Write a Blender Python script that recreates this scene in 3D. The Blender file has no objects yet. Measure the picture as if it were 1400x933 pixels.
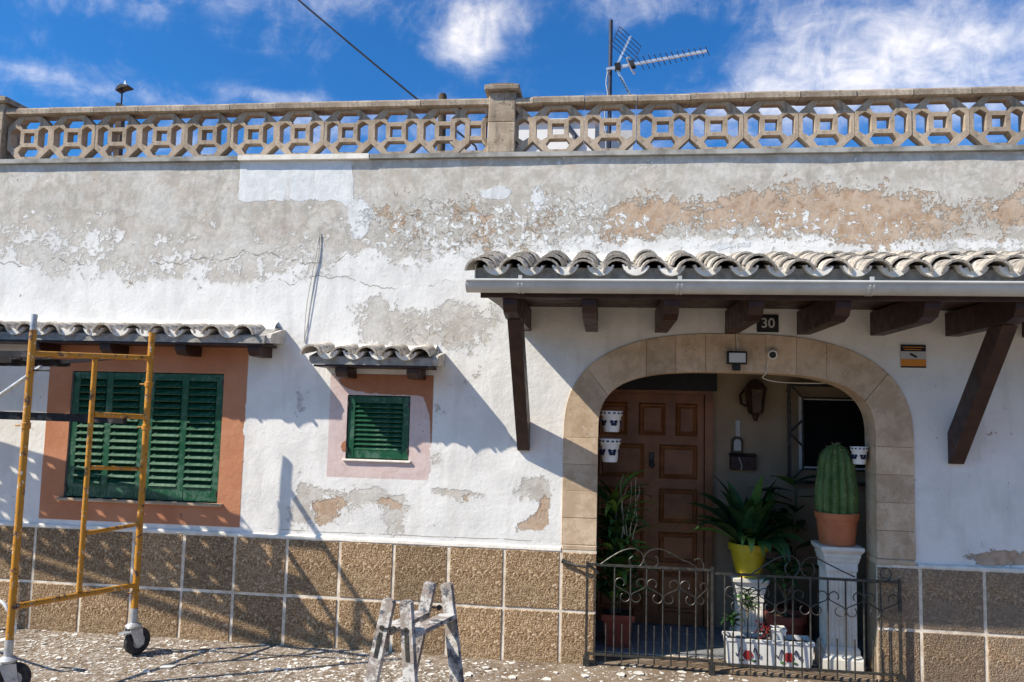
import bpy, bmesh, math, random
import numpy as np
from mathutils import Vector, Matrix, noise as mnoise
rnd = random.Random(7)
PI = math.pi
S = bpy.context.scene
COL = S.collection

# ------------------------------------------------------------------ camera
CAM = np.array([0.2944, -5.6291, 1.79906]); FPX = 1074.12
YAW, PIT, ROL = -0.12031881, 0.08487965, 0.02491924
def cam_axes():
    cy, sy, cp, sp = math.cos(YAW), math.sin(YAW), math.cos(PIT), math.sin(PIT)
    f = np.array([sy*cp, cy*cp, sp]); r = np.array([cy, -sy, 0.0]); u = np.cross(r, f)
    cr, sr = math.cos(ROL), math.sin(ROL)
    return cr*r + sr*u, -sr*r + cr*u, f
RX, UX, FX = cam_axes()
cam = bpy.data.cameras.new('camera'); camo = bpy.data.objects.new('camera', cam); COL.objects.link(camo)
cam.sensor_width = 36; cam.lens = FPX/1400*36; cam.clip_end = 2000; cam.clip_start = 0.05
camo.matrix_world = Matrix(((RX[0], UX[0], -FX[0], CAM[0]), (RX[1], UX[1], -FX[1], CAM[1]), (RX[2], UX[2], -FX[2], CAM[2]), (0, 0, 0, 1)))
S.camera = camo
def ray(u, v): return RX*((u-700)/FPX) - UX*((v-466.5)/FPX) + FX
def P(u, v, y=0.0):            # photo pixel -> point on the plane at depth y
    d = ray(u, v); return CAM + d*((y-CAM[1])/d[1])
def PZ(u, v, z):               # photo pixel -> point at height z
    d = ray(u, v); return CAM + d*((z-CAM[2])/d[2])

# ------------------------------------------------------------------ light
SUN = Vector((-1.9, -1.0, 2.0)).normalized()       # towards the sun
w = bpy.data.worlds.new('World'); S.world = w; w.use_nodes = True
def build_world():
    nt = w.node_tree; N = nt.nodes; L = nt.links; N.clear()
    out = N.new('ShaderNodeOutputWorld'); bg = N.new('ShaderNodeBackground'); bg.inputs['Strength'].default_value = SKY_STRENGTH
    sky = N.new('ShaderNodeTexSky'); sky.sky_type = 'NISHITA'; sky.sun_disc = False
    sky.sun_elevation = math.asin(SUN.z); sky.sun_rotation = math.atan2(SUN.x, SUN.y)
    sky.altitude = 100; sky.air_density = 1.0; sky.dust_density = 1.3; sky.ozone_density = 3.0
    tc = N.new('ShaderNodeTexCoord'); sep = N.new('ShaderNodeSeparateXYZ'); L.new(tc.outputs['Generated'], sep.inputs[0])
    def m(op, a, b=None, c=None, clamp=False):
        n = N.new('ShaderNodeMath'); n.operation = op; n.use_clamp = clamp
        for i, x in enumerate((a, b, c)):
            if x is None: continue
            if isinstance(x, (int, float)): n.inputs[i].default_value = x
            else: L.new(x, n.inputs[i])
        return n.outputs[0]
    # flat cloud layer: direction projected on a plane overhead
    zz = m('MAXIMUM', sep.outputs['Z'], 0.06)
    px = m('DIVIDE', sep.outputs['X'], zz); py = m('DIVIDE', sep.outputs['Y'], zz)
    cmb = N.new('ShaderNodeCombineXYZ'); L.new(px, cmb.inputs[0]); L.new(py, cmb.inputs[1])
    def noi(vec, sc, det, rough, dist=0.0, off=(0, 0, 0), stretch=(1, 1, 1)):
        mp = N.new('ShaderNodeMapping'); mp.inputs['Location'].default_value = off; mp.inputs['Scale'].default_value = stretch
        L.new(vec, mp.inputs[0]); n = N.new('ShaderNodeTexNoise'); L.new(mp.outputs[0], n.inputs['Vector'])
        n.inputs['Scale'].default_value = sc; n.inputs['Detail'].default_value = det; n.inputs['Roughness'].default_value = rough
        n.inputs['Distortion'].default_value = dist
        return n.outputs['Fac']
    n1 = noi(cmb.outputs[0], 0.55, 9, 0.62, 0.6, (3.1, 1.7, 0), (1, 1.5, 1))
    n2 = noi(cmb.outputs[0], 2.2, 10, 0.66, 0.8, (0.3, 5.1, 0), (1, 1.3, 1))
    veil = m('ADD', m('MULTIPLY', n1, 0.62), m('MULTIPLY', n2, 0.38))
    # cumulus and bright banks at given directions
    def bank(u, v, su, sv, gain):
        d = Vector(ray(u, v)).normalized(); r = d.cross(Vector((0, 0, 1))).normalized(); up = r.cross(d)
        def dot(vec):
            n = N.new('ShaderNodeVectorMath'); n.operation = 'DOT_PRODUCT'; L.new(tc.outputs['Generated'], n.inputs[0]); n.inputs[1].default_value = vec
            return n.outputs['Value']
        a = m('DIVIDE', dot(r), su/FPX); b = m('DIVIDE', dot(up), sv/FPX)
        q = m('ADD', m('MULTIPLY', a, a), m('MULTIPLY', b, b))
        fr = m('GREATER_THAN', dot(d), 0.0)
        e = m('POWER', 2.718, m('MULTIPLY', q, -1.0))
        return m('MULTIPLY', m('MULTIPLY', e, gain), fr)
    tot = None
    for bk in CLOUD_BANKS:
        o = bank(*bk); tot = o if tot is None else m('ADD', tot, o)
    fine = noi(tc.outputs['Generated'], 26, 8, 0.62, 0.5)
    broad = noi(tc.outputs['Generated'], 8, 8, 0.62, 0.6, (2.2, 0.4, 0.9))
    dens = m('ADD', m('MULTIPLY', veil, 1.0), m('ADD', m('MULTIPLY', m('SUBTRACT', fine, 0.5), 0.55), m('MULTIPLY', m('SUBTRACT', broad, 0.5), 0.75)))
    dens = m('ADD', dens, tot)
    mr = N.new('ShaderNodeMapRange'); mr.interpolation_type = 'SMOOTHERSTEP'; L.new(dens, mr.inputs[0])
    mr.inputs[1].default_value = 0.33; mr.inputs[2].default_value = 1.30; mr.inputs[4].default_value = 0.85
    tint = N.new('ShaderNodeMixRGB'); tint.blend_type = 'MULTIPLY'; tint.inputs[0].default_value = 1; L.new(sky.outputs[0], tint.inputs[1]); tint.inputs[2].default_value = SKY_TINT
    mix = N.new('ShaderNodeMixRGB'); L.new(mr.outputs[0], mix.inputs[0]); L.new(tint.outputs[0], mix.inputs[1]); mix.inputs[2].default_value = CLOUD_COL
    L.new(mix.outputs[0], bg.inputs[0]); L.new(bg.outputs[0], out.inputs[0])
SKY_STRENGTH = 0.15; SKY_TINT = (0.085, 0.29, 0.49, 1); CLOUD_COL = (5.3, 4.9, 4.35, 1)
CLOUD_BANKS = [(662, 45, 42, 38, 0.28), (630, 72, 46, 18, 0.16), (1260, 60, 260, 70, 0.20), (1150, 110, 190, 40, 0.08), (1330, 110, 150, 60, 0.10), (190, 132, 80, 12, 0.12), (30, 97, 60, 10, 0.18),
               (370, 130, 90, 9, 0.18), (180, 20, 200, 26, 0.2), (520, 15, 60, 18, 0.08), (860, 15, 200, 30, 0.14), (330, 75, 300, 40, -0.22), (800, 90, 110, 50, -0.2), (960, 40, 60, 30, -0.12), (900, 110, 80, 40, -.2), (540, 90, 60, 60, -0.15), (770, 25, 50, 40, -0.14), (570, 30, 30, 40, -0.12)]
build_world()
sl = bpy.data.lights.new('sun', 'SUN'); sl.energy = 3.1; sl.angle = math.radians(0.53); sl.color = (1.0, 0.91, 0.76)
so = bpy.data.objects.new('sun', sl); COL.objects.link(so); so.rotation_euler = SUN.to_track_quat('Z', 'Y').to_euler(); so.location = (-8, -6, 9)
S.view_settings.view_transform = 'Standard'; S.view_settings.look = 'None'; S.view_settings.exposure = 1.17; S.view_settings.gamma = 1
S.view_settings.use_curve_mapping = False

# ------------------------------------------------------------------ node helper
class NT:
    def __init__(s, name):
        s.m = bpy.data.materials.new(name); s.m.use_nodes = True
        s.t = s.m.node_tree; s.N = s.t.nodes; s.L = s.t.links
        s.b = s.N['Principled BSDF']; s.co = None
    def coord(s, kind='Object'):
        if s.co is None: s.co = s.N.new('ShaderNodeTexCoord')
        return s.co.outputs[kind]
    def put(s, sock, x):
        if isinstance(x, (int, float)): sock.default_value = x
        elif isinstance(x, (tuple, list)): sock.default_value = tuple(x) + ((1,) if len(x) == 3 and len(sock.default_value) == 4 else ())
        else: s.L.new(x, sock)
    def math(s, op, a, b=None, c=None, clamp=False):
        n = s.N.new('ShaderNodeMath'); n.operation = op; n.use_clamp = clamp
        for i, x in enumerate((a, b, c)):
            if x is not None: s.put(n.inputs[i], x)
        return n.outputs[0]
    def noise(s, sc, det=5, rough=0.55, vec=None, dist=0.0, out='Fac'):
        n = s.N.new('ShaderNodeTexNoise'); n.inputs['Scale'].default_value = sc; n.inputs['Detail'].default_value = det
        n.inputs['Roughness'].default_value = rough; n.inputs['Distortion'].default_value = dist
        s.L.new(vec if vec is not None else s.coord(), n.inputs['Vector']); return n.outputs[out]
    def voro(s, sc, feat='F1', out='Distance', vec=None, rnd=1.0):
        n = s.N.new('ShaderNodeTexVoronoi'); n.feature = feat; n.inputs['Scale'].default_value = sc; n.inputs['Randomness'].default_value = rnd
        s.L.new(vec if vec is not None else s.coord(), n.inputs['Vector']); return n.outputs[out]
    def mapping(s, scale=(1, 1, 1), loc=(0, 0, 0), rot=(0, 0, 0), vec=None):
        n = s.N.new('ShaderNodeMapping'); n.inputs['Scale'].default_value = scale; n.inputs['Location'].default_value = loc; n.inputs['Rotation'].default_value = rot
        s.L.new(vec if vec is not None else s.coord(), n.inputs[0]); return n.outputs[0]
    def step(s, x, lo, hi, a=0.0, b=1.0):
        n = s.N.new('ShaderNodeMapRange'); n.interpolation_type = 'SMOOTHSTEP'; s.put(n.inputs[0], x)
        n.inputs[1].default_value = lo; n.inputs[2].default_value = hi; n.inputs[3].default_value = a; n.inputs[4].default_value = b
        return n.outputs[0]
    def mix(s, f, a, b, mode='MIX'):
        n = s.N.new('ShaderNodeMixRGB'); n.blend_type = mode; s.put(n.inputs[0], f); s.put(n.inputs[1], a); s.put(n.inputs[2], b); return n.outputs[0]
    def attr(s, name):
        n = s.N.new('ShaderNodeAttribute'); n.attribute_name = name; return n.outputs['Fac']
    def rand(s):
        n = s.N.new('ShaderNodeObjectInfo'); return n.outputs['Random']
    def bump(s, h, strength=0.5, dist=0.01, prev=None):
        n = s.N.new('ShaderNodeBump'); n.inputs['Strength'].default_value = strength; n.inputs['Distance'].default_value = dist
        s.put(n.inputs['Height'], h)
        if prev is not None: s.L.new(prev, n.inputs['Normal'])
        return n.outputs[0]
    def done(s, col, rough=0.8, normal=None, metal=0.0, spec=0.3):
        s.put(s.b.inputs['Base Color'], col); s.put(s.b.inputs['Roughness'], rough); s.b.inputs['Metallic'].default_value = metal
        s.b.inputs['Specular IOR Level'].default_value = spec
        if normal is not None: s.L.new(normal, s.b.inputs['Normal'])
        return s.m

def simple(name, c1, c2, sc=12, rough=0.75, bump=0.25, bsc=60, metal=0.0, spec=0.3, rvar=0.0, lo=0.35, hi=0.65, bd=0.004):
    t = NT(name); f = t.step(t.noise(sc, 7, 0.62), lo, hi); col = t.mix(f, c1, c2)
    if rvar: 
        v = t.math('MULTIPLY_ADD', t.rand(), 2*rvar, 1-rvar); 
        cc = t.N.new('ShaderNodeCombineXYZ'); [t.L.new(v, cc.inputs[i]) for i in range(3)]
        col = t.mix(1.0, col, cc.outputs[0], 'MULTIPLY')
    nrm = t.bump(t.noise(bsc, 5, 0.6), bump, bd) if bump else None
    return t.done(col, t.step(t.noise(sc*1.7, 4), 0.3, 0.7, max(0, rough-0.1), min(1, rough+0.1)), nrm, metal, spec)

M = {}
M['stone'] = simple('arch_stone_tan', (0.40, 0.295, 0.20), (0.52, 0.40, 0.28), 7, 0.85, 0.35, 40, rvar=0.10)
def mat_cast(name, c1, c2):
    t = NT(name); f = t.step(t.noise(7, 8, 0.68), 0.40, 0.60); col = t.mix(f, c1, c2)
    st = t.step(t.noise(16, 6, 0.65, t.mapping((1, 1, 0.15))), 0.52, 0.66); col = t.mix(t.math('MULTIPLY', st, 0.45), col, (0.13, 0.11, 0.085))
    li = t.step(t.noise(26, 8, 0.72), 0.56, 0.62); col = t.mix(t.math('MULTIPLY', li, 0.6), col, (0.10, 0.09, 0.065)); l2 = t.step(t.noise(19, 8, 0.72, t.mapping(loc=(5, 5, 5))), 0.58, 0.63); col = t.mix(t.math('MULTIPLY', l2, 0.45), col, (0.52, 0.47, 0.37))
    v = t.math('MULTIPLY_ADD', t.rand(), 0.30, 0.85); cc = t.N.new('ShaderNodeCombineXYZ'); [t.L.new(v, cc.inputs[i]) for i in range(3)]
    col = t.mix(1, col, cc.outputs[0], 'MULTIPLY')
    return t.done(col, 0.92, t.bump(t.noise(60, 7, 0.7), 0.6, 0.006), 0, 0.2)
M['cast'] = mat_cast('cast_stone', (0.335, 0.26, 0.19), (0.45, 0.36, 0.275))
M['rail'] = mat_cast('cast_stone_rail', (0.28, 0.22, 0.165), (0.45, 0.37, 0.29))
def mat_arch():
    t = NT('arch_stone_tan'); f = t.step(t.noise(6, 8, 0.68), 0.40, 0.60); col = t.mix(f, (0.47, 0.345, 0.23), (0.60, 0.46, 0.325))
    wh = t.step(t.noise(9, 7, 0.68, t.mapping((1, 1, 0.4), (3, 1, 2))), 0.58, 0.66); col = t.mix(t.math('MULTIPLY', wh, 0.5), col, (0.64, 0.55, 0.44))
    po = t.step(t.noise(75, 4, 0.6), 0.62, 0.68); col = t.mix(t.math('MULTIPLY', po, 0.6), col, (0.20, 0.14, 0.085)); dk = t.step(t.noise(3.3, 6, 0.65), 0.55, 0.66); col = t.mix(t.math('MULTIPLY', dk, 0.35), col, (0.28, 0.19, 0.12))
    v = t.math('MULTIPLY_ADD', t.rand(), 0.28, 0.86); cc = t.N.new('ShaderNodeCombineXYZ'); [t.L.new(v, cc.inputs[i]) for i in range(3)]
    col = t.mix(1, col, cc.outputs[0], 'MULTIPLY')
    return t.done(col, 0.88, t.bump(t.math('SUBTRACT', t.noise(28, 8, 0.7), t.math('MULTIPLY', po, 0.5)), 0.5, 0.006), 0, 0.25)
M['stone'] = mat_arch()
M['verge'] = simple('grey_lime_verge', (0.40, 0.37, 0.33), (0.56, 0.53, 0.48), 14, 0.9, 0.5, 60)
M['coping'] = simple('coping_cement', (0.20, 0.19, 0.17), (0.42, 0.41, 0.38), 5, 0.9, 0.5, 50)
M['brownwood'] = simple('dark_brown_wood', (0.026, 0.010, 0.007), (0.046, 0.018, 0.012), 9, 0.5, 0.2, 60, spec=0.4)
M['green'] = None
M['orange_paint'] = None
M['grout'] = simple('cream_mortar', (0.60, 0.50, 0.38), (0.84, 0.76, 0.64), 14, 0.9, 0.4, 60)
M['white_mortar'] = simple('white_mortar', (0.70, 0.66, 0.58), (0.84, 0.80, 0.73), 14, 0.9, 0.5, 60)
M['greymortar'] = simple('grey_mortar', (0.23, 0.22, 0.20), (0.36, 0.345, 0.315), 18, 0.9, 0.4, 80)
M['zinc'] = simple('grey_gutter_metal', (0.44, 0.44, 0.42), (0.54, 0.54, 0.52), 5, 0.42, 0.06, 20, metal=0.0, spec=0.45)
M['iron'] = simple('dark_iron', (0.035, 0.036, 0.034), (0.085, 0.08, 0.07), 30, 0.5, 0.2, 120, metal=0.5, spec=0.5)
M['black'] = simple('black_plastic', (0.012, 0.012, 0.013), (0.02, 0.02, 0.021), 20, 0.45, 0.0)
M['rubber'] = simple('black_rubber', (0.018, 0.018, 0.018), (0.05, 0.048, 0.045), 25, 0.7, 0.2, 60)
M['white_paint'] = simple('white_plastic', (0.72, 0.72, 0.70), (0.80, 0.80, 0.78), 12, 0.5, 0.0)
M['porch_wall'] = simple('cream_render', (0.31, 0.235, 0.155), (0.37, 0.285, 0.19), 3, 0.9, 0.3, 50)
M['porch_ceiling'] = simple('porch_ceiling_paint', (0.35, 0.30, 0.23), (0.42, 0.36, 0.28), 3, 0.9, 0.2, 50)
M['floor_grey'] = simple('grey_terrazzo', (0.16, 0.17, 0.185), (0.27, 0.28, 0.30), 40, 0.6, 0.1, 80)
M['doorwood'] = simple('varnished_door_wood', (0.17, 0.062, 0.02), (0.29, 0.115, 0.04), 4, 0.42, 0.15, 40, spec=0.5)
M['terracotta'] = simple('terracotta_pot', (0.42, 0.13, 0.055), (0.50, 0.17, 0.075), 9, 0.6, 0.15, 60)
M['redpot'] = simple('dark_red_plastic', (0.20, 0.045, 0.03), (0.27, 0.065, 0.04), 9, 0.5, 0.1, 60)
M['yellow'] = simple('yellow_glaze', (0.52, 0.40, 0.02), (0.62, 0.47, 0.03), 9, 0.35, 0.05, 40, spec=0.5)
M['white_stone'] = simple('white_pedestal_plaster', (0.64, 0.61, 0.54), (0.78, 0.75, 0.68), 8, 0.7, 0.2, 50)
M['soil'] = simple('potting_soil', (0.03, 0.02, 0.012), (0.07, 0.05, 0.03), 60, 1, 0.6, 90)
M['leaf_dark'] = simple('dark_green_leaf', (0.018, 0.055, 0.016), (0.035, 0.095, 0.025), 12, 0.45, 0.15, 30, spec=0.45, rvar=0.35)
M['leaf_mid'] = simple('mid_green_leaf', (0.035, 0.10, 0.022), (0.07, 0.16, 0.035), 12, 0.45, 0.15, 30, spec=0.45, rvar=0.35)
M['leaf_lime'] = simple('lime_green_leaf', (0.09, 0.17, 0.025), (0.16, 0.26, 0.05), 12, 0.45, 0.15, 30, spec=0.45, rvar=0.3)
M['cactus'] = simple('cactus_skin', (0.055, 0.115, 0.03), (0.11, 0.18, 0.055), 10, 0.6, 0.3, 50)
M['spine'] = simple('cactus_spine', (0.42, 0.38, 0.24), (0.55, 0.50, 0.33), 10, 0.7, 0)
M['stem'] = simple('plant_stem', (0.10, 0.085, 0.045), (0.17, 0.14, 0.08), 20, 0.8, 0.3, 60)
M['redflower'] = simple('red_flower', (0.28, 0.02, 0.02), (0.40, 0.05, 0.05), 20, 0.7, 0)
M['blue_glaze'] = simple('dark_blue_glaze', (0.010, 0.012, 0.035), (0.02, 0.025, 0.07), 20, 0.35, 0)
M['alu'] = simple('aluminium', (0.62, 0.64, 0.66), (0.74, 0.76, 0.78), 15, 0.35, 0, metal=0.6, spec=0.5)
M['galv'] = simple('galvanised_steel', (0.38, 0.40, 0.42), (0.60, 0.61, 0.61), 16, 0.45, 0.15, 60, metal=0.5, spec=0.5)
M['dark_steel'] = simple('dirty_dark_steel', (0.016, 0.013, 0.016), (0.10, 0.09, 0.085), 11, 0.6, 0.2, 60, metal=0.3, lo=0.5, hi=0.72)
M['mast'] = simple('painted_mast', (0.03, 0.035, 0.06), (0.05, 0.055, 0.08), 15, 0.5, 0)
M['cable'] = simple('cable_sheath', (0.02, 0.022, 0.03), (0.03, 0.032, 0.04), 15, 0.6, 0)
M['wire_grey'] = simple('grey_wire', (0.36, 0.36, 0.35), (0.48, 0.48, 0.46), 15, 0.6, 0)
M['wire_white'] = simple('white_wire', (0.60, 0.58, 0.52), (0.70, 0.68, 0.62), 15, 0.6, 0)
M['hut'] = simple('white_hut_render', (0.74, 0.725, 0.69), (0.82, 0.80, 0.765), 2, 0.9, 0.2, 30)
M['lead'] = simple('lantern_bronze', (0.05, 0.032, 0.02), (0.09, 0.06, 0.04), 15, 0.5, 0.1, 50, metal=0.4)
M['roof_felt'] = simple('terrace_floor', (0.28, 0.17, 0.12), (0.36, 0.23, 0.17), 3, 0.9, 0.2, 30)
M['orange_print'] = simple('orange_print', (0.62, 0.23, 0.03), (0.68, 0.27, 0.04), 8, 0.5, 0)
M['grey_print'] = simple('grey_print', (0.46, 0.46, 0.45), (0.52, 0.52, 0.51), 8, 0.5, 0)
M['chip'] = simple('fallen_paint_chip', (0.55, 0.52, 0.47), (0.80, 0.77, 0.72), 9, 0.9, 0.2, 60)
M['chipgrey'] = simple('fallen_render_crumb', (0.20, 0.155, 0.115), (0.40, 0.34, 0.27), 9, 0.9, 0.3, 60)
M['bark'] = simple('tree_bark', (0.06, 0.045, 0.03), (0.12, 0.09, 0.06), 10, 0.9, 0.4, 30)
def mat_glass():
    t = NT('dark_window_glass'); t.b.inputs['Specular IOR Level'].default_value = 0.5
    return t.done((0.012, 0.013, 0.014), 0.08, None, 0, 0.5)
M['glass'] = mat_glass()
def mat_lampface():
    t = NT('floodlight_lens'); return t.done((0.55, 0.57, 0.56), 0.15, None, 0, 0.5)
M['lens'] = mat_lampface()
def mat_green():
    t = NT('green_shutter_paint'); f = t.noise(5, 5, 0.6)
    dirt = t.step(t.math('ADD', t.noise(24, 8, 0.75), t.math('MULTIPLY', t.noise(3, 4), 0.5)), 0.73, 0.86)
    col = t.mix(f, (0.004, 0.058, 0.026), (0.008, 0.095, 0.042)); col = t.mix(t.math('MULTIPLY', dirt, 0.5), col, (0.12, 0.20, 0.15))
    return t.done(col, t.step(f, 0.3, 0.7, 0.32, 0.5), t.bump(t.noise(45, 4), 0.12, 0.003), 0, 0.45)
M['green'] = mat_green()
def mat_scaff():
    t = NT('chipped_orange_yellow_paint'); f = t.noise(8, 5, 0.6)
    chip = t.step(t.noise(17, 8, 0.75), 0.56, 0.60); spl = t.step(t.noise(34, 7, 0.74, t.mapping(loc=(4, 2, 1))), 0.59, 0.63)
    col = t.mix(f, (0.44, 0.18, 0.014), (0.56, 0.26, 0.022)); col = t.mix(chip, col, (0.10, 0.055, 0.045)); col = t.mix(spl, col, (0.66, 0.62, 0.55))
    return t.done(col, 0.5, t.bump(t.math('SUBTRACT', spl, chip), 0.3, 0.002), 0, 0.4)
M['scaffold'] = mat_scaff()
def mat_ladder():
    t = NT('paint_splashed_wood'); v = t.mapping((6, 6, 1.2)); f = t.noise(5, 6, 0.6, v)
    col = t.mix(f, (0.20, 0.155, 0.125), (0.36, 0.32, 0.29))
    wp = t.step(t.noise(11, 8, 0.72), 0.46, 0.56); col = t.mix(t.math('MULTIPLY', wp, 0.85), col, (0.60, 0.585, 0.56))
    dk = t.step(t.noise(15, 7, 0.74, t.mapping(loc=(7, 3, 2))), 0.53, 0.58); col = t.mix(t.math('MULTIPLY', dk, 0.85), col, (0.055, 0.062, 0.085))
    pk = t.step(t.noise(6, 5, 0.6, t.mapping(loc=(1, 9, 4))), 0.6, 0.7); col = t.mix(t.math('MULTIPLY', pk, 0.5), col, (0.50, 0.40, 0.42))
    return t.done(col, 0.8, t.bump(t.noise(40, 6), 0.5, 0.004), 0, 0.25)
M['ladder'] = mat_ladder()
def mat_tile():      # exposed pebble wash tile
    t = NT('pebble_aggregate_tile'); wv = t.mapping((1, 1, 1)); d = t.noise(30, 3, 0.6, out='Color')
    vv = t.mix(0.03, t.coord(), d); vo = t.N.new('ShaderNodeTexVoronoi'); vo.inputs['Scale'].default_value = 98; t.L.new(vv, vo.inputs['Vector'])
    sp = t.N.new('ShaderNodeSeparateColor'); t.L.new(vo.outputs['Color'], sp.inputs[0])
    rp = t.N.new('ShaderNodeValToRGB'); e = rp.color_ramp.elements; e[0].position = 0; e[0].color = (0.19, 0.11, 0.055, 1); e[1].position = 1; e[1].color = (0.74, 0.585, 0.41, 1)
    for pos, c in ((0.3, (0.33, 0.205, 0.11, 1)), (0.6, (0.45, 0.295, 0.165, 1)), (0.85, (0.55, 0.385, 0.235, 1))):
        k = e.new(pos); k.color = c
    t.L.new(sp.outputs[0], rp.inputs[0])
    edge = t.step(vo.outputs['Distance'], 0.25, 0.75); col = t.mix(t.math('MULTIPLY', edge, 0.5), rp.outputs[0], (0.15, 0.10, 0.055))
    big = t.step(t.noise(1.6, 6, 0.6), 0.35, 0.68); col = t.mix(t.math('MULTIPLY', big, 0.4), col, (0.20, 0.15, 0.09))
    # tiles blended greyer and darker towards the right hand end of the wall
    sx = t.N.new('ShaderNodeSeparateXYZ'); t.L.new(t.coord('Object'), sx.inputs[0])
    ge = t.N.new('ShaderNodeNewGeometry'); sg = t.N.new('ShaderNodeSeparateXYZ'); t.L.new(ge.outputs['Position'], sg.inputs[0])
    dr = t.step(sg.outputs[0], 1.9, 2.3); right_grey = t.math('MULTIPLY', dr, t.step(t.noise(5, 6, 0.65), 0.25, 0.6)); col = t.mix(t.math('MULTIPLY', right_grey, 0.55), col, (0.20, 0.165, 0.135))
    v = t.math('MULTIPLY_ADD', t.rand(), 0.46, 0.76); cc = t.N.new('ShaderNodeCombineXYZ'); [t.L.new(v, cc.inputs[i]) for i in range(3)]
    col = t.mix(1, col, cc.outputs[0], 'MULTIPLY')
    return t.done(col, 0.85, t.bump(t.math('SUBTRACT', 1.0, vo.outputs['Distance']), 0.8, 0.006), 0, 0.25)
M['tile'] = mat_tile()
def mat_rooftile(white):
    t = NT('limewashed_tile_end' if white else 'weathered_clay_roof_tile'); f = t.step(t.noise(9, 7, 0.68), 0.35, 0.66)
    col = t.mix(f, (0.34, 0.29, 0.235), (0.54, 0.49, 0.425)); lich = t.step(t.noise(13, 8, 0.72), 0.50, 0.60); col = t.mix(t.math('MULTIPLY', lich, 0.8), col, (0.10, 0.092, 0.075))
    wl = t.step(t.noise(21, 7, 0.72, t.mapping(loc=(3, 3, 3))), 0.54, 0.64); col = t.mix(wl, col, (0.62, 0.60, 0.56))
    v = t.math('MULTIPLY_ADD', t.rand(), 0.55, 0.72); cc = t.N.new('ShaderNodeCombineXYZ'); [t.L.new(v, cc.inputs[i]) for i in range(3)]
    col = t.mix(1, col, cc.outputs[0], 'MULTIPLY')
    if white: col = t.mix(t.step(t.noise(24, 7, 0.7), 0.30, 0.48), col, (0.76, 0.74, 0.70))
    return t.done(col, 0.9, t.bump(t.noise(70, 6, 0.65), 0.5, 0.004), 0, 0.2)
M['rooftile'] = mat_rooftile(False); M['tilewhite'] = mat_rooftile(True)
def mat_pave():
    t = NT('dusty_brown_concrete'); f = t.step(t.noise(1.3, 7, 0.65), 0.35, 0.65); col = t.mix(f, (0.115, 0.078, 0.05), (0.21, 0.15, 0.10))
    g = t.step(t.noise(6, 8, 0.7), 0.42, 0.62); col = t.mix(t.math('MULTIPLY', g, 0.5), col, (0.28, 0.23, 0.18))
    ge = t.N.new('ShaderNodeNewGeometry'); sg = t.N.new('ShaderNodeSeparateXYZ'); t.L.new(ge.outputs['Position'], sg.inputs[0])
    left = t.step(sg.outputs[0], 0.6, -1.2)
    dust = t.step(t.noise(22, 9, 0.78), 0.46, 0.58); col = t.mix(t.math('MULTIPLY', dust, t.math('MULTIPLY_ADD', left, 0.45, 0.10)), col, (0.52, 0.48, 0.43))
    dk = t.step(t.noise(17, 7, 0.7, t.mapping(loc=(5, 1, 0))), 0.58, 0.68); col = t.mix(t.math('MULTIPLY', dk, 0.6), col, (0.10, 0.08, 0.06))
    return t.done(col, 0.95, t.bump(t.noise(50, 8, 0.7), 0.7, 0.012), 0, 0.2)
M['pave'] = mat_pave()
M['asphalt'] = simple('pale_worn_street', (0.25, 0.205, 0.15), (0.33, 0.275, 0.205), 20, 0.95, 0.5, 120)

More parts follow.
